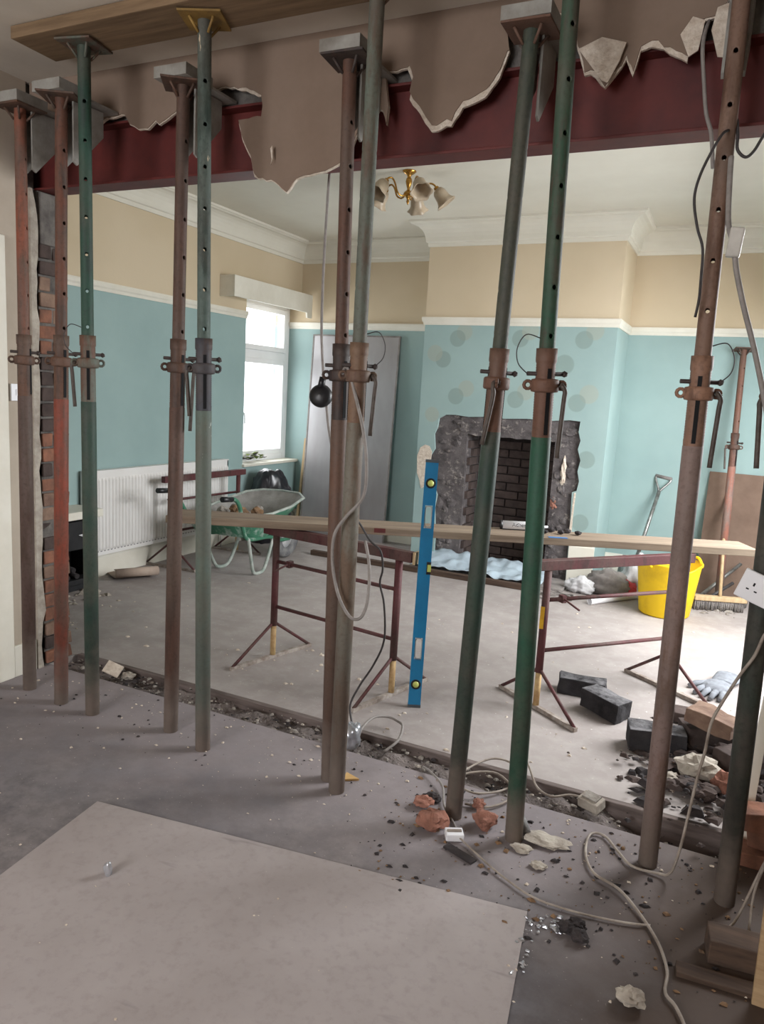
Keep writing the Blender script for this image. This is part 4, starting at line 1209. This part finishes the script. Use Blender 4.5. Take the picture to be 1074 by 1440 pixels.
o = crumple((-.80, 6.00, .085), (.15, .09, .105), 2, 4, .35).build('crumpled_sack', M['sack_grey']); tag(o, 'dusty grey sack slumped at the foot of the breast', 'sack')
o = crumple((-.60, 6.20, .13), (.11, .11, .16), 5, 4, .45).build('crumpled_bag', M['bag_white']); tag(o, 'crumpled white plastic bag behind the yellow bucket', 'bag')
o = crumple((-1.0, 5.93, .055), (.10, .07, .065), 8, 4, .45).build('crumpled_bag', M['bag_white']); tag(o, 'small crumpled white plastic bag beside the cable coil', 'bag')
o = crumple((-.63, 6.02, .055), (.055, .045, .065), 9, 3, .5).build('red_net_scrap', M['red_net']); tag(o, 'scrap of red netting beside the yellow bucket', 'netting')
pts = []
for k in range(90):
    a = k / 90 * 6.28 * 3.3
    r_ = .10 + .014 * math.sin(k * .7)
    pts.append((-1.12 + r_ * 1.2 * math.cos(a), 5.60 + r_ * .8 * math.sin(a), .012 + .010 * k / 30 + .006 * math.sin(k)))
o = MB().tube(pts, .0055, 6).build('cable_coil', M['cable_grey']); tag(o, 'loose coil of grey cable on the floor near the hearth', 'cable')

# shovel
sv = empty('shovel', (-.63, 6.42, 0), 0, 'steel-shafted shovel with D handle leaning on the right alcove wall', 'shovel')
sb, st_ = Vector((-.655, 6.44, .22)), Vector((-.555, 6.70, .80))
ax_ = (st_ - sb).normalized()
world_child(MB().tube([sb, st_], .016, 10), 'shaft', M['steel_bright'], sv)
u_ = Vector((1, .05, .1)); u_ = (u_ - ax_ * u_.dot(ax_)).normalized()
hd = [st_ - ax_ * .01, st_ + ax_ * .03 - u_ * .02, st_ + ax_ * .10 - u_ * .06, st_ + ax_ * .135 - u_ * .06]
hd2 = [st_ - ax_ * .01, st_ + ax_ * .03 + u_ * .02, st_ + ax_ * .10 + u_ * .06, st_ + ax_ * .135 + u_ * .06]
world_child(MB().tube(smooth_path(hd), .010, 8).tube(smooth_path(hd2), .010, 8), 'handle_fork', M['steel_bright'], sv)
world_child(MB().tube([st_ + ax_ * .128 - u_ * .068, st_ + ax_ * .128 + u_ * .068], .015, 10), 'handle_grip', M['sack_grey'], sv)
bl = MB(); V = []
for i in range(7):
    for j in range(7):
        uu = (i / 6 - .5); vv = j / 6
        wd = .24 * (1 - .35 * max(0, vv - .6) / .4 * abs(uu) * 2)
        p_ = sb + ax_ * (.03 - .27 * vv) + u_ * wd * uu + ax_.cross(u_) * (.05 * (abs(uu) * 2) ** 2)
        V.append(p_)
bl.add(V, [(i * 7 + j, (i + 1) * 7 + j, (i + 1) * 7 + j + 1, i * 7 + j + 1) for i in range(6) for j in range(6)], True)
o = world_child(bl, 'blade', M['steel_bright'], sv); md = o.modifiers.new('t', 'SOLIDIFY'); md.thickness = .003

# broom
br = empty('broom', (.02, 6.06, 0), 0, 'broom with pale handle and wide bristle head behind the bucket', 'broom')
h0, h1 = Vector((-.16, 5.99, 0)), Vector((.20, 6.13, 0))
dd = (h1 - h0).normalized()
world_child(MB().bar(h0 + Vector((0, 0, .095)), h1 + Vector((0, 0, .095)), .06, .035), 'head', M['wood_pale'], br, .005)
bs = MB()
for k in range(34):
    for q in range(3):
        p_ = h0 + dd * (.01 + .0108 * k) + Vector((-dd.y, dd.x, 0)) * (-.02 + .02 * q)
        bs.tube([p_ + Vector((0, 0, .08)), p_ + Vector((random.uniform(-.006, .006), random.uniform(-.006, .006), .002))], .004, 4)
o = world_child(bs, 'bristles', M['sack_grey'], br); o['kind'] = 'stuff'
world_child(MB().tube([Vector((.02, 6.06, .10)), Vector((-.03, 6.70, .82))], .0125, 10), 'broom_handle', M['wood_pale'], br)
# other tools lying in the corner
for k, (a_, b_, r_, mm, lab) in enumerate([((-.13, 6.30, .03), (.14, 6.52, .30), .014, 'steel_bright', 'grey steel bar propped in the corner behind the broom'), ((-.10, 6.22, .014), (.10, 6.40, .16), .013, 'cable_dark', 'short dark bar lying in the corner behind the bucket'), ((.20, 6.25, .013), (.25, 6.45, .34), .012, 'steel_bright', 'steel rod leaning beside the dangling socket')]):
    o = MB().tube([a_, b_], r_, 8).build('metal_bar', M[mm]); tag(o, lab, 'bar')
lean('hardboard_offcut', -.18, .30, 1.02, .012, 6.55, 6.735, M['hardboard'], 'brown hardboard offcut leaning on the back wall behind the spare prop', 'board')
lean('hardboard_offcut', .34, .72, .92, .012, 6.55, 6.735, M['hardboard'], 'second brown hardboard offcut, at the right picture edge', 'board')
sp_ = dict(b=(.01, 6.36, 0.0), t=(-.045, 6.66, 2.0), c=((srgb(116, 80, 66), RUST, .4), (srgb(108, 74, 62), RUSTD, .5), (srgb(152, 98, 82), srgb(132, 110, 102), .45)), hole=50, hand=(-1, .18), brk=False, plate=.2, zs=1.35, wire=False,
           label='spare rusty red prop leaning against the teal back wall', first=.15)
make_prop(20, sp_, False)

# ------------------------------------------------------------------ bricks and rubble in the far room near the opening
def brick_block(c, size, rz, tilt, m, label, seed, grp):
    mb = MB()
    hx, hy, hz = [q / 2 for q in size]
    nseg = 4
    bm = bmesh.new(); bmesh.ops.create_cube(bm, size=1.0)
    bmesh.ops.subdivide_edges(bm, edges=bm.edges, cuts=2, use_grid_fill=True)
    Mx = rotz(rz) @ rot(tilt, 'Y')
    V = []
    for v in bm.verts:
        p_ = Vector((v.co.x * size[0], v.co.y * size[1], v.co.z * size[2]))
        p_ += Vector((noise.noise(p_ * 18 + Vector((seed, 0, 0))), noise.noise(p_ * 18 + Vector((0, seed, 5))), noise.noise(p_ * 18 + Vector((3, 0, seed))))) * .012
        V.append(Mx @ p_)
    zmin = min(v.z for v in V)
    idx = {v: i for i, v in enumerate(bm.verts)}
    mb.add([v + Vector((c[0], c[1], c[2] - zmin)) for v in V], [tuple(idx[q] for q in f.verts) for f in bm.faces])
    bm.free()
    o = mb.build('brick', m, None, .004)
    tag(o, label, 'brick', grp)
    return o
G1 = 'blackened bricks by the right trestle'
brick_block((-.58, 3.80, 0), (.24, .11, .085), .12, 0, M['brick_black'], 'blackened brick lying behind its twin near the trestle foot', 1, G1)
brick_block((-.43, 3.60, 0), (.21, .12, .095), -.45, .08, M['brick_black'], 'blackened brick in front, with a chipped white corner', 2, G1)
G2 = 'bricks in the rubble pile at the right'
brick_block((-.17, 3.34, 0), (.24, .12, .10), .25, 0, M['brick_black'], 'sooty brick left of the mauve prop at the rubble pile', 3, G2)
brick_block((.03, 3.48, 0), (.22, .13, .11), .5, 0, M['brick_dark'], 'dark brick at the base of the rubble pile', 4, G2)
brick_block((.05, 3.40, .125), (.20, .13, .07), -.35, .12, M['brick_dusty'], 'red-brown brick lying flat on top of the rubble pile', 5, G2)
brick_block((.18, 3.30, 0), (.23, .12, .11), .9, 0, M['brick_dark'], 'dark brick at the right side of the rubble pile', 6, G2)
brick_block((.16, 3.62, 0), (.21, .11, .07), -.2, 0, M['rubble_grey'], 'dusty grey brick at the back of the rubble pile', 7, G2)
brick_block((-.02, 3.75, 0), (.22, .11, .05), .1, 0, M['brick_dark'], 'flat dark brick beside the trestle foot', 17, G2)
o = MB().lump((.02, 3.15, .055), (.085, .065, .05), 21, 2, .45).build('plaster_lump', M['plaster_lump']); tag(o, 'pale lump of plaster on the front of the rubble pile', 'rubble')
o = MB().lump((.13, 3.08, .045), (.06, .05, .045), 22, 2, .45).build('brick_lump', M['brick_lump']); tag(o, 'reddish brick lump right of the pale plaster lump', 'rubble')
o = MB().lump((.04, 2.98, .03), (.05, .035, .03), 23, 2, .45).build('brick_lump', M['brick_dark']); tag(o, 'small dark brick lump in front of the pale plaster lump', 'rubble')
o = MB().lump((-.08, 3.06, .022), (.03, .03, .022), 24, 2, .4).build('plaster_lump', M['plaster_lump']); tag(o, 'small white plaster lump beside the mauve prop', 'rubble')
o = MB().lump((.19, 2.92, .035), (.05, .06, .035), 25, 2, .4).build('brick_lump', M['brick_lump']); tag(o, 'brick lump beside the blackish prop in the rubble', 'rubble')

# work glove: palm, cuff, four fingers and thumb
gv = empty('work_glove', (.06, 4.27, 0), math.radians(164), 'flattened grey work glove lying on the floor by the trestle foot', 'glove')
gv.scale = (1.35, 1.35, 1.2)
MB().lump((0, .0, .022), (.055, .075, .02), 2, 3, .12).build('palm', M['glove'], gv)
MB().lathe([(.042, 0), (.050, .05), (.056, .11), (.052, .11), (.038, 0)], 16, (0, -.05, .022), rot(math.pi / 2, 'X') @ Matrix.Diagonal((1, .38, 1))).build('cuff', M['glove'], gv)
for k, (x, l_, a_) in enumerate([(-.040, .075, -.12), (-.014, .09, -.03), (.013, .085, .05), (.038, .068, .16)]):
    MB().tube([(x, .05, .018), (x + math.sin(a_) * l_ * .5, .05 + l_ * .5, .020), (x + math.sin(a_) * l_, .05 + l_, .012)], [.014, .013, .009], 8).build('finger', M['glove'], gv)
MB().tube([(.045, -.01, .018), (.075, .025, .018), (.09, .06, .012)], [.016, .014, .010], 8).build('thumb', M['glove'], gv)

# brick and plaster pieces near the prop feet
for nm, c, sz, mm, lab in [('brick_lump', (-.80, 2.265, .032), (.052, .045, .034), 'brick_lump', 'largest orange brick lump, left of the white junction box'),
                           ('brick_lump', (-.644, 2.365, .03), (.042, .036, .032), 'brick_lump', 'orange brick lump between the two dark green props'),
                           ('brick_lump', (-.885, 2.375, .02), (.036, .028, .020), 'brick_lump', 'low orange brick lump behind the largest one'),
                           ('brick_lump', (-.70, 2.47, .018), (.022, .022, .018), 'brick_lump', 'smallest orange brick lump behind the dull green prop'),
                           ('plaster_flake', (-.43, 2.385, .010), (.075, .045, .010), 'plaster_lump', 'flat pale plaster flake right of the bright green prop'),
                           ('plaster_flake', (-.49, 2.30, .009), (.035, .022, .009), 'plaster_lump', 'small plaster flake beside the bright green prop foot'),
                           ('plaster_flake', (-.42, 2.235, .008), (.028, .02, .008), 'plaster_lump', 'small plaster flake on the cable in front of the props'),
                           ('plaster_lump', (-.076, 1.80, .022), (.036, .026, .022), 'plaster_lump', 'rounded pale plaster lump alone in the dark foreground'),
                           ('plaster_lump', (-2.66, 2.71, -.004), (.035, .03, .02), 'plaster_lump', 'plaster lump in the trough beside the torn white chunk'),
                           ('stone_lump', (-.87, 2.43, .014), (.03, .022, .016), 'coal', 'dark stone behind the low orange brick lump')]:
    o = MB().lump(c, sz, random.randint(1, 99), 2, .45).build(nm, M[mm]); tag(o, lab, 'rubble')
jb = MB().obox((-.715, 2.245, .014), (.062, .048, .026), rotz(.5)).build('junction_box', M['white_plastic'], None, .004); tag(jb, 'white junction box on the floor beside the largest brick lump', 'box')
MB().obox((-.715, 2.245, .029), (.05, .010, .005), rotz(.5)).build('box_clip', M['cable_white'], jb)
sbx = MB().obox((-.335, 2.715, .012), (.085, .06, .04), rotz(-.4) @ rot(.2, 'X')).build('back_box', M['plaster_lump'], None, .004); tag(sbx, 'dusty cream back box lying in the wall trough', 'box')
MB().obox((-.335, 2.715, .035), (.06, .04, .008), rotz(-.4) @ rot(.2, 'X')).build('box_lid', M['rubble_grey'], sbx)
o = MB().tube([(-.545, 2.485, .014), (-.495, 2.385, .014)], .013, 10).build('pipe_stub', M['rubber']); tag(o, 'short dark pipe stub beside the bright green prop foot', 'pipe')
o = MB().bar((-.722, 2.188, .004), (-.61, 2.148, .004), .03, .007).build('dark_strip', M['coal']); tag(o, 'short charcoal strip lying before the white junction box', 'strip')
o = MB().prism([(0, 0), (.065, -.02), (.01, -.06)], (-1.235, 2.43, 0.001), (1, 0, 0), (0, 1, 0), (0, 0, 1), .008).build('timber_sliver', plain('fresh_timber', srgb(216, 178, 122), srgb(196, 156, 100), 8, .8)); tag(o, 'yellow triangular timber sliver at the foot of the prop pair', 'sliver')
o = MB().obox((-2.715, 2.665, .035), (.085, .008, .065), rotz(.7) @ rot(-.8, 'X') @ rot(.5, 'Y')).build('plaster_chunk', M['gypsum']); tag(o, 'torn white plaster chunk lying tilted in the trough beside the dark green prop', 'card')  # thin tilted slab standing for a torn chunk of plaster
o = crumple((-1.335, 2.655, .04), (.035, .04, .055), 12, 3, .6).build('crumpled_foil', M['foil']); tag(o, 'crumpled silver foil at the foot of the prop pair', 'foil')
ro = empty('card_roll', (-4.03, 4.16, 0), 0, 'curled grey cardboard sheet on the floor under the radiator', 'card')
mb = MB(); V = []
for i in range(17):
    t_ = i / 16
    if t_ < .55: px, pz = -.20 + .30 * t_ / .55, .012 + .035 * t_
    else:
        a = (t_ - .55) / .45 * 3.9
        px, pz = .10 + .03 * math.sin(a), .031 + .03 - .03 * math.cos(a)
    for j in range(2): V.append((px, -.16 + .32 * j, pz))
mb.add(V, [(2 * i, 2 * i + 2, 2 * i + 3, 2 * i + 1) for i in range(16)], True)
o = mb.build('sheet', M['cardboard'], ro); o.rotation_euler = (0, 0, -.55); md = o.modifiers.new('t', 'SOLIDIFY'); md.thickness = .004

# hardboard sheet laid on the near floor
o = MB().box((0, -2.40, 0), (1.52, 0, .004)).build('floor_sheet', M['floor_sheet'], None, .001)
o.location = (-1.899, 1.79, 0.0005); o.rotation_euler = (0, 0, math.atan2(.216, 1.502))
tag(o, 'large pale hardboard sheet laid on the dark near floor', 'sheet')

# foreground right: ply edge, timbers, brick course
o = lean('plywood_sheet', .205, .75, .50, .018, 1.96, 2.05, M['timber'], 'plywood sheet standing on edge at the right picture edge', 'board')
o = MB().bar((.09, 2.10, .036), (.55, 2.16, .036), .09, .07).build('timber_offcut', M['timber_dark'], None, .004); tag(o, 'dark timber offcut on the floor at the bottom right', 'timber')
o = MB().bar((.02, 1.985, .008), (.50, 2.03, .008), .05, .014).build('timber_strip', M['timber_dark'], None, .002); tag(o, 'thin timber strip in front of the dark offcut, bottom right', 'timber')
o = MB().prism([(.155, .0), (.20, .0), (.215, .56), (.185, .56)], (0, 2.74, 0.0), (1, 0, 0), (0, 0, 1), (0, 1, 0), .02).build('cream_board', M['cream_white'], None, .002); tag(o, 'narrow cream board standing behind the blackish prop', 'board')
for k, (x, y, z, a) in enumerate([(.27, 2.66, .0, .1), (.30, 2.68, .075, -.1), (.26, 2.65, .15, .15)]):
    brick_block((x, y, z - .03), (.215, .10, .068), a, 0, M['brick'], ['red brick at the bottom of the stack beside the blackish prop', 'red brick in the middle of the stack beside the blackish prop', 'red brick on top of the stack beside the blackish prop'][k], 40 + k, 'red bricks stacked at the right jamb')

# ------------------------------------------------------------------ double socket dangling in front of the far right prop
sk = bpy.data.objects.new('double_socket', None); COL.objects.link(sk)
sk.location = (.122, 2.292, 1.005); sk.rotation_euler = (0, math.radians(18), math.radians(-8))
tag(sk, 'white double wall socket dangling on its cable before the blackish prop', 'socket')
MB().box((-.073, -.005, -.043), (.073, .005, .043)).build('face_plate', M['white_plastic'], sk, .003)
sl = MB()
for cx in (-.036, .036):
    for dx, dz, w_, h_ in ((0, .020, .005, .010), (-.011, .002, .008, .004), (.011, .002, .008, .004)):
        sl.box((cx + dx - w_ / 2, -.0056, -.012 + dz - h_ / 2), (cx + dx + w_ / 2, -.0046, -.012 + dz + h_ / 2))
sl.build('pin_slots', M['slot'], sk)
for cx in (-.012, .012): MB().obox((cx, -.006, .026), (.012, .006, .018), rot(.12, 'X')).build('rocker', M['white_plastic'], sk)
MB().box((-.06, .005, -.032), (.06, .016, .032)).build('back', M['white_plastic'], sk)

# ------------------------------------------------------------------ cables
def cable(pts, r, m, label, name='cable', parts=None):
    o = MB().tube(smooth_path(pts, 5), r, 7).build(name, m)
    return tag(o, label, 'cable')
e = empty('hanging_lamp_cable', (-1.592, 2.70, 2.34), 0, 'grey cable hanging from the beam with a black round ceiling rose', 'cable')
world_child(MB().tube(smooth_path([(-1.60, 2.72, 2.36), (-1.592, 2.70, 2.313), (-1.574, 2.66, 2.096), (-1.558, 2.63, 1.906), (-1.548, 2.62, 1.714), (-1.53, 2.62, 1.546), (-1.516, 2.62, 1.462), (-1.497, 2.62, 1.349), (-1.47, 2.62, 1.237), (-1.45, 2.62, 1.13)]), .0055, 7), 'flex', M['cable_grey'], e)
world_child(MB().lathe([(0, -.022), (.03, -.022), (.046, -.01), (.047, .006), (.034, .018), (.016, .024), (.0, .026)], 22, (-1.533, 2.61, 1.47), rot(math.pi / 2 - .25, 'X') @ rot(.3, 'Y')).tube([(-1.536, 2.61, 1.50), (-1.53, 2.615, 1.545)], .014, 10), 'ceiling_rose', M['black_plastic'], e)
cable([(-1.255, 2.275, 1.555), (-1.235, 2.255, 1.572), (-1.212, 2.24, 1.567), (-1.18, 2.235, 1.486), (-1.132, 2.22, 1.358), (-1.117, 2.225, 1.238), (-1.133, 2.24, 1.139), (-1.184, 2.225, 1.07), (-1.222, 2.215, 1.003), (-1.228, 2.22, .899), (-1.199, 2.22, .788), (-1.15, 2.22, .718), (-1.113, 2.23, .717), (-1.099, 2.25, .766), (-1.11, 2.28, .854), (-1.133, 2.31, .914), (-1.16, 2.33, .97)], 0.0058, M['cable_grey'], 'thick pale grey cable looped round the touching pair of props')
cable([(-1.45, 2.62, 1.13), (-1.42, 2.68, 1.02), (-1.394, 2.75, .94), (-1.346, 2.75, .879), (-1.294, 2.75, .841), (-1.279, 2.75, .766), (-1.288, 2.75, .703), (-1.263, 2.75, .614), (-1.253, 2.75, .459), (-1.296, 2.75, .339), (-1.359, 2.75, .227), (-1.393, 2.74, .136), (-1.36, 2.70, .075)], .0045, M['cable_dark'], 'thin dark cable trailing down behind the pair to the foil')
cable([(-.225, 2.57, 2.66), (-.232, 2.5, 2.559), (-.215, 2.5, 2.441), (-.2, 2.5, 2.362), (-.179, 2.49, 2.301), (-.162, 2.47, 2.20)], .006, M['cable_grey'], 'grey cable coming out of the torn plaster, top right')
cable([(-.13, 2.415, 2.283), (-.14, 2.38, 2.265), (-.157, 2.36, 2.227), (-.185, 2.36, 2.155), (-.194, 2.36, 2.089), (-.177, 2.36, 2.011), (-.156, 2.36, 1.952), (-.152, 2.37, 1.874), (-.151, 2.38, 1.815), (-.156, 2.385, 1.766)], .004, M['cable_dark'], 'thin black cable out of a hole in the mauve-brown prop')
cable([(-.112, 2.45, 2.32), (-.105, 2.44, 2.276), (-.101, 2.44, 2.237), (-.078, 2.44, 2.215), (-.058, 2.44, 2.23), (-.038, 2.44, 2.27), (.0, 2.46, 2.34), (.05, 2.52, 2.45), (.09, 2.60, 2.57)], .0045, M['cable_dark'], 'black cable sagging from the mauve-brown prop to the beam')
e = empty('cable_with_connector', (-.09, 2.33, 2.15), 0, 'thick grey cable with a clear connector block crossing to the socket', 'cable')
world_child(MB().tube(smooth_path([(-.112, 2.375, 2.20), (-.107, 2.36, 2.124), (-.096, 2.34, 2.013), (-.074, 2.31, 1.948), (-.06, 2.30, 1.882), (-.031, 2.3, 1.788), (.009, 2.3, 1.675), (.05, 2.27, 1.54), (.10, 2.25, 1.36), (.135, 2.26, 1.18), (.13, 2.298, 1.02)]), .0075, 8), 'flex', M['cable_grey'], e)
world_child(MB().obox((-.072, 2.30, 1.955), (.036, .022, .078), rot(.08, 'Y')), 'connector_block', plain('cloudy_plastic', srgb(196, 192, 184), srgb(170, 166, 160), 9, .35, spec=.5), e, .004)
cable([(.14, 2.298, .985), (.150, 2.27, .93), (.131, 2.28, .885), (.115, 2.28, .823), (.086, 2.30, .752), (.05, 2.31, .655), (.029, 2.32, .582), (.022, 2.33, .478), (.012, 2.34, .396), (0, 2.35, .25), (-.012, 2.36, .12), (-.03, 2.38, .03), (-.065, 2.392, .010), (-.145, 2.39, .009), (-.2, 2.45, .009), (-.256, 2.52, .009), (-.301, 2.500, .009), (-.294, 2.379, .009), (-.25, 2.285, .010), (-.166, 2.238, .014), (-.093, 2.159, .009), (-.033, 2.061, .009), (.0, 1.96, .009), (.002, 1.879, .009), (.03, 1.844, .009), (.058, 1.78, .009), (.07, 1.70, .009)], 0.0046, M['cable_white'], 'long dirty white cable from the socket snaking over the near floor')
cable([(-.70, 2.235, .02), (-.666, 2.225, .008), (-.583, 2.168, .008), (-.495, 2.115, .008), (-.393, 2.071, .008), (-.285, 2.069, .008), (-.184, 2.085, .008), (-.11, 2.105, .008), (-.06, 2.125, .008)], 0.0034, M['cable_white'], 'thin white cable running from the junction box across the floor')
cable([(-.718, 2.285, .006), (-.76, 2.34, .008), (-.815, 2.408, .012), (-.863, 2.514, .02), (-.944, 2.59, .02), (-.99, 2.628, .01)], .0045, M['cable_grey'], 'short cable tail behind the orange brick lumps')
cable([(-.80, 2.56, .02), (-.823, 2.644, .03), (-.756, 2.786, .04), (-.672, 2.811, .03), (-.62, 2.72, .02), (-.655, 2.611, .015), (-.74, 2.52, .025), (-.823, 2.548, .035), (-.794, 2.629, .04), (-.696, 2.69, .035), (-.605, 2.60, .02), (-.66, 2.484, .010), (-.75, 2.456, .010)], .0045, M['cable_white'], 'white cable coil in the trough between the dark green props')
cable([(-.62, 2.82, .06), (-.596, 2.805, .03), (-.543, 2.71, .015), (-.48, 2.676, .012), (-.419, 2.713, .018), (-.372, 2.718, .02)], .0045, M['cable_white'], 'white cable running into the dusty back box')
cable([(-1.30, 2.64, .02), (-1.322, 2.72, .05), (-1.319, 2.831, .06), (-1.277, 2.892, .05), (-1.221, 2.885, .045), (-1.178, 2.837, .05), (-1.157, 2.746, .03), (-1.19, 2.674, .0)], .006, M['cable_grey'], 'grey cable loop beside the crumpled foil')
for k, pts in enumerate([[(.235, 2.10, .40), (.215, 2.25, .22), (.205, 2.32, .08), (.20, 2.24, .01)], [(.235, 2.11, .40), (.225, 2.27, .25), (.21, 2.33, .14), (.16, 2.26, .01), (.12, 2.22, .008)]]):
    cable(pts, .004, M['cable_white'], ['bare cable drooping from the plywood sheet, nearer one', 'bare cable drooping from the plywood sheet toward the floor'][k])

# ------------------------------------------------------------------ loose grit: nobody could count it
def scatter(name, m, n_, gen, smin, smax, label):
    mb = MB()
    for k in range(n_):
        x, y, z = gen()
        s_ = smin + (smax - smin) * random.random() ** 3
        a = random.random() * 6.28
        hx, hy, hz = s_ * random.uniform(.6, 1.3), s_ * random.uniform(.5, 1), s_ * random.uniform(.25, .6)
        ca, sa = math.cos(a), math.sin(a)
        pts = []
        for (u, v, w_) in ((-1, -1, -.2), (1, -.8, -.2), (.9, 1, -.2), (-.8, .9, -.2), (-.5, -.6, 1), (.6, -.4, .8), (.4, .5, 1), (-.5, .6, .7)):
            u *= random.uniform(.7, 1.1); v *= random.uniform(.7, 1.1)
            pts.append((x + (u * ca - v * sa) * hx, y + (u * sa + v * ca) * hy, z + w_ * hz))
        mb.add(pts, [(0, 3, 2, 1), (4, 5, 6, 7), (0, 1, 5, 4), (1, 2, 6, 5), (2, 3, 7, 6), (3, 0, 4, 7)])
    o = mb.build(name, m)
    return tag(o, label, 'debris', None, 'stuff')
def g_near():
    x = random.uniform(-3.0, .6)
    return (x, 2.58 - abs(random.gauss(0, .28)), .002)
def g_rightnear(): return (random.uniform(-1.0, .3), random.uniform(1.9, 2.58), .002)
scatter('right_grit', M['coal'], 200, g_rightnear, .002, .013, 'dark crumbs on the dirty floor at the right')
scatter('right_grit', M['rubble_brown'], 200, g_rightnear, .002, .012, 'brown crumbs on the dirty floor at the right')
def g_near_all(): return (random.uniform(-2.6, .3), random.uniform(.9, 2.5), .004)
def g_far(): return (random.uniform(-3.9, .6), 2.82 + abs(random.gauss(0, 1.1)), .002)
def g_trough():
    x = random.uniform(-3.05, .5); return (x, random.uniform(2.56, 2.775), -.02 + random.uniform(-.01, .012) - (.06 if x > -.2 else 0))
def g_right(): return (random.gauss(.10, .16), random.gauss(3.22, .20), random.uniform(.002, .05))
scatter('white_grit', M['gypsum'], 260, g_near, .002, .009, 'white plaster crumbs on the near floor by the props')
scatter('dark_grit', M['coal'], 150, g_near, .002, .010, 'dark crumbs on the near floor by the props')
scatter('white_grit', M['gypsum'], 150, g_near_all, .0015, .006, 'sparse white crumbs over the near floor')
scatter('white_grit', M['gypsum'], 260, g_far, .003, .014, 'white plaster crumbs on the far room floor')
scatter('trough_rubble', M['rubble_grey'], 420, g_trough, .004, .018, 'grey rubble filling the trough of the removed wall')
scatter('trough_rubble', M['coal'], 320, g_trough, .004, .018, 'dark rubble filling the trough of the removed wall')
scatter('trough_chips', M['plaster_lump'], 120, g_trough, .003, .012, 'pale chips in the trough of the removed wall')
scatter('pile_rubble', M['brick_dark'], 420, g_right, .006, .050, 'small rubble round the brick pile at the right')
scatter('pile_rubble', M['coal'], 260, g_right, .006, .045, 'dark small rubble round the brick pile at the right')
def g_ash():
    t_ = random.random()
    if t_ < .6: return (-.375 + random.gauss(.06, .05), 1.985 + random.gauss(0, .02), .004)
    return (-.39 + .05 * random.random(), 1.98 - .25 * random.random(), .004)
scatter('ash_flakes', M['foil'], 60, g_ash, .003, .010, 'silvery flakes along the edge of the hardboard sheet')
def g_hearth(): return (random.uniform(-.55, .15), random.uniform(5.9, 6.5), .004)
scatter('corner_rubble', M['rubble_grey'], 120, g_hearth, .006, .03, 'grey rubble in the far right corner')
def g_stv(): return (random.uniform(-4.02, -3.80), random.uniform(3.3, 3.7), .004)
scatter('stove_rubble', M['plaster_lump'], 60, g_stv, .01, .04, 'plaster rubble on the floor before the stove')
for k, (x, y) in enumerate([(-.275, 1.985), (-.235, 1.965), (-.25, 2.01)]):
    o = MB().lump((x, y, .016), (.026, .018, .016), k + 51, 2, .5).build('glass_shard', M['coal']); tag(o, ['dark lump left in the silvery ash trail', 'dark lump at the end of the silvery ash trail', 'dark lump behind the silvery ash trail'][k], 'rubble')
o = crumple((-1.565, 1.515, .02), (.012, .010, .026), 3, 3, .4).build('foil_scrap', M['foil']); tag(o, 'tiny silver scrap standing on the pale hardboard sheet', 'foil')
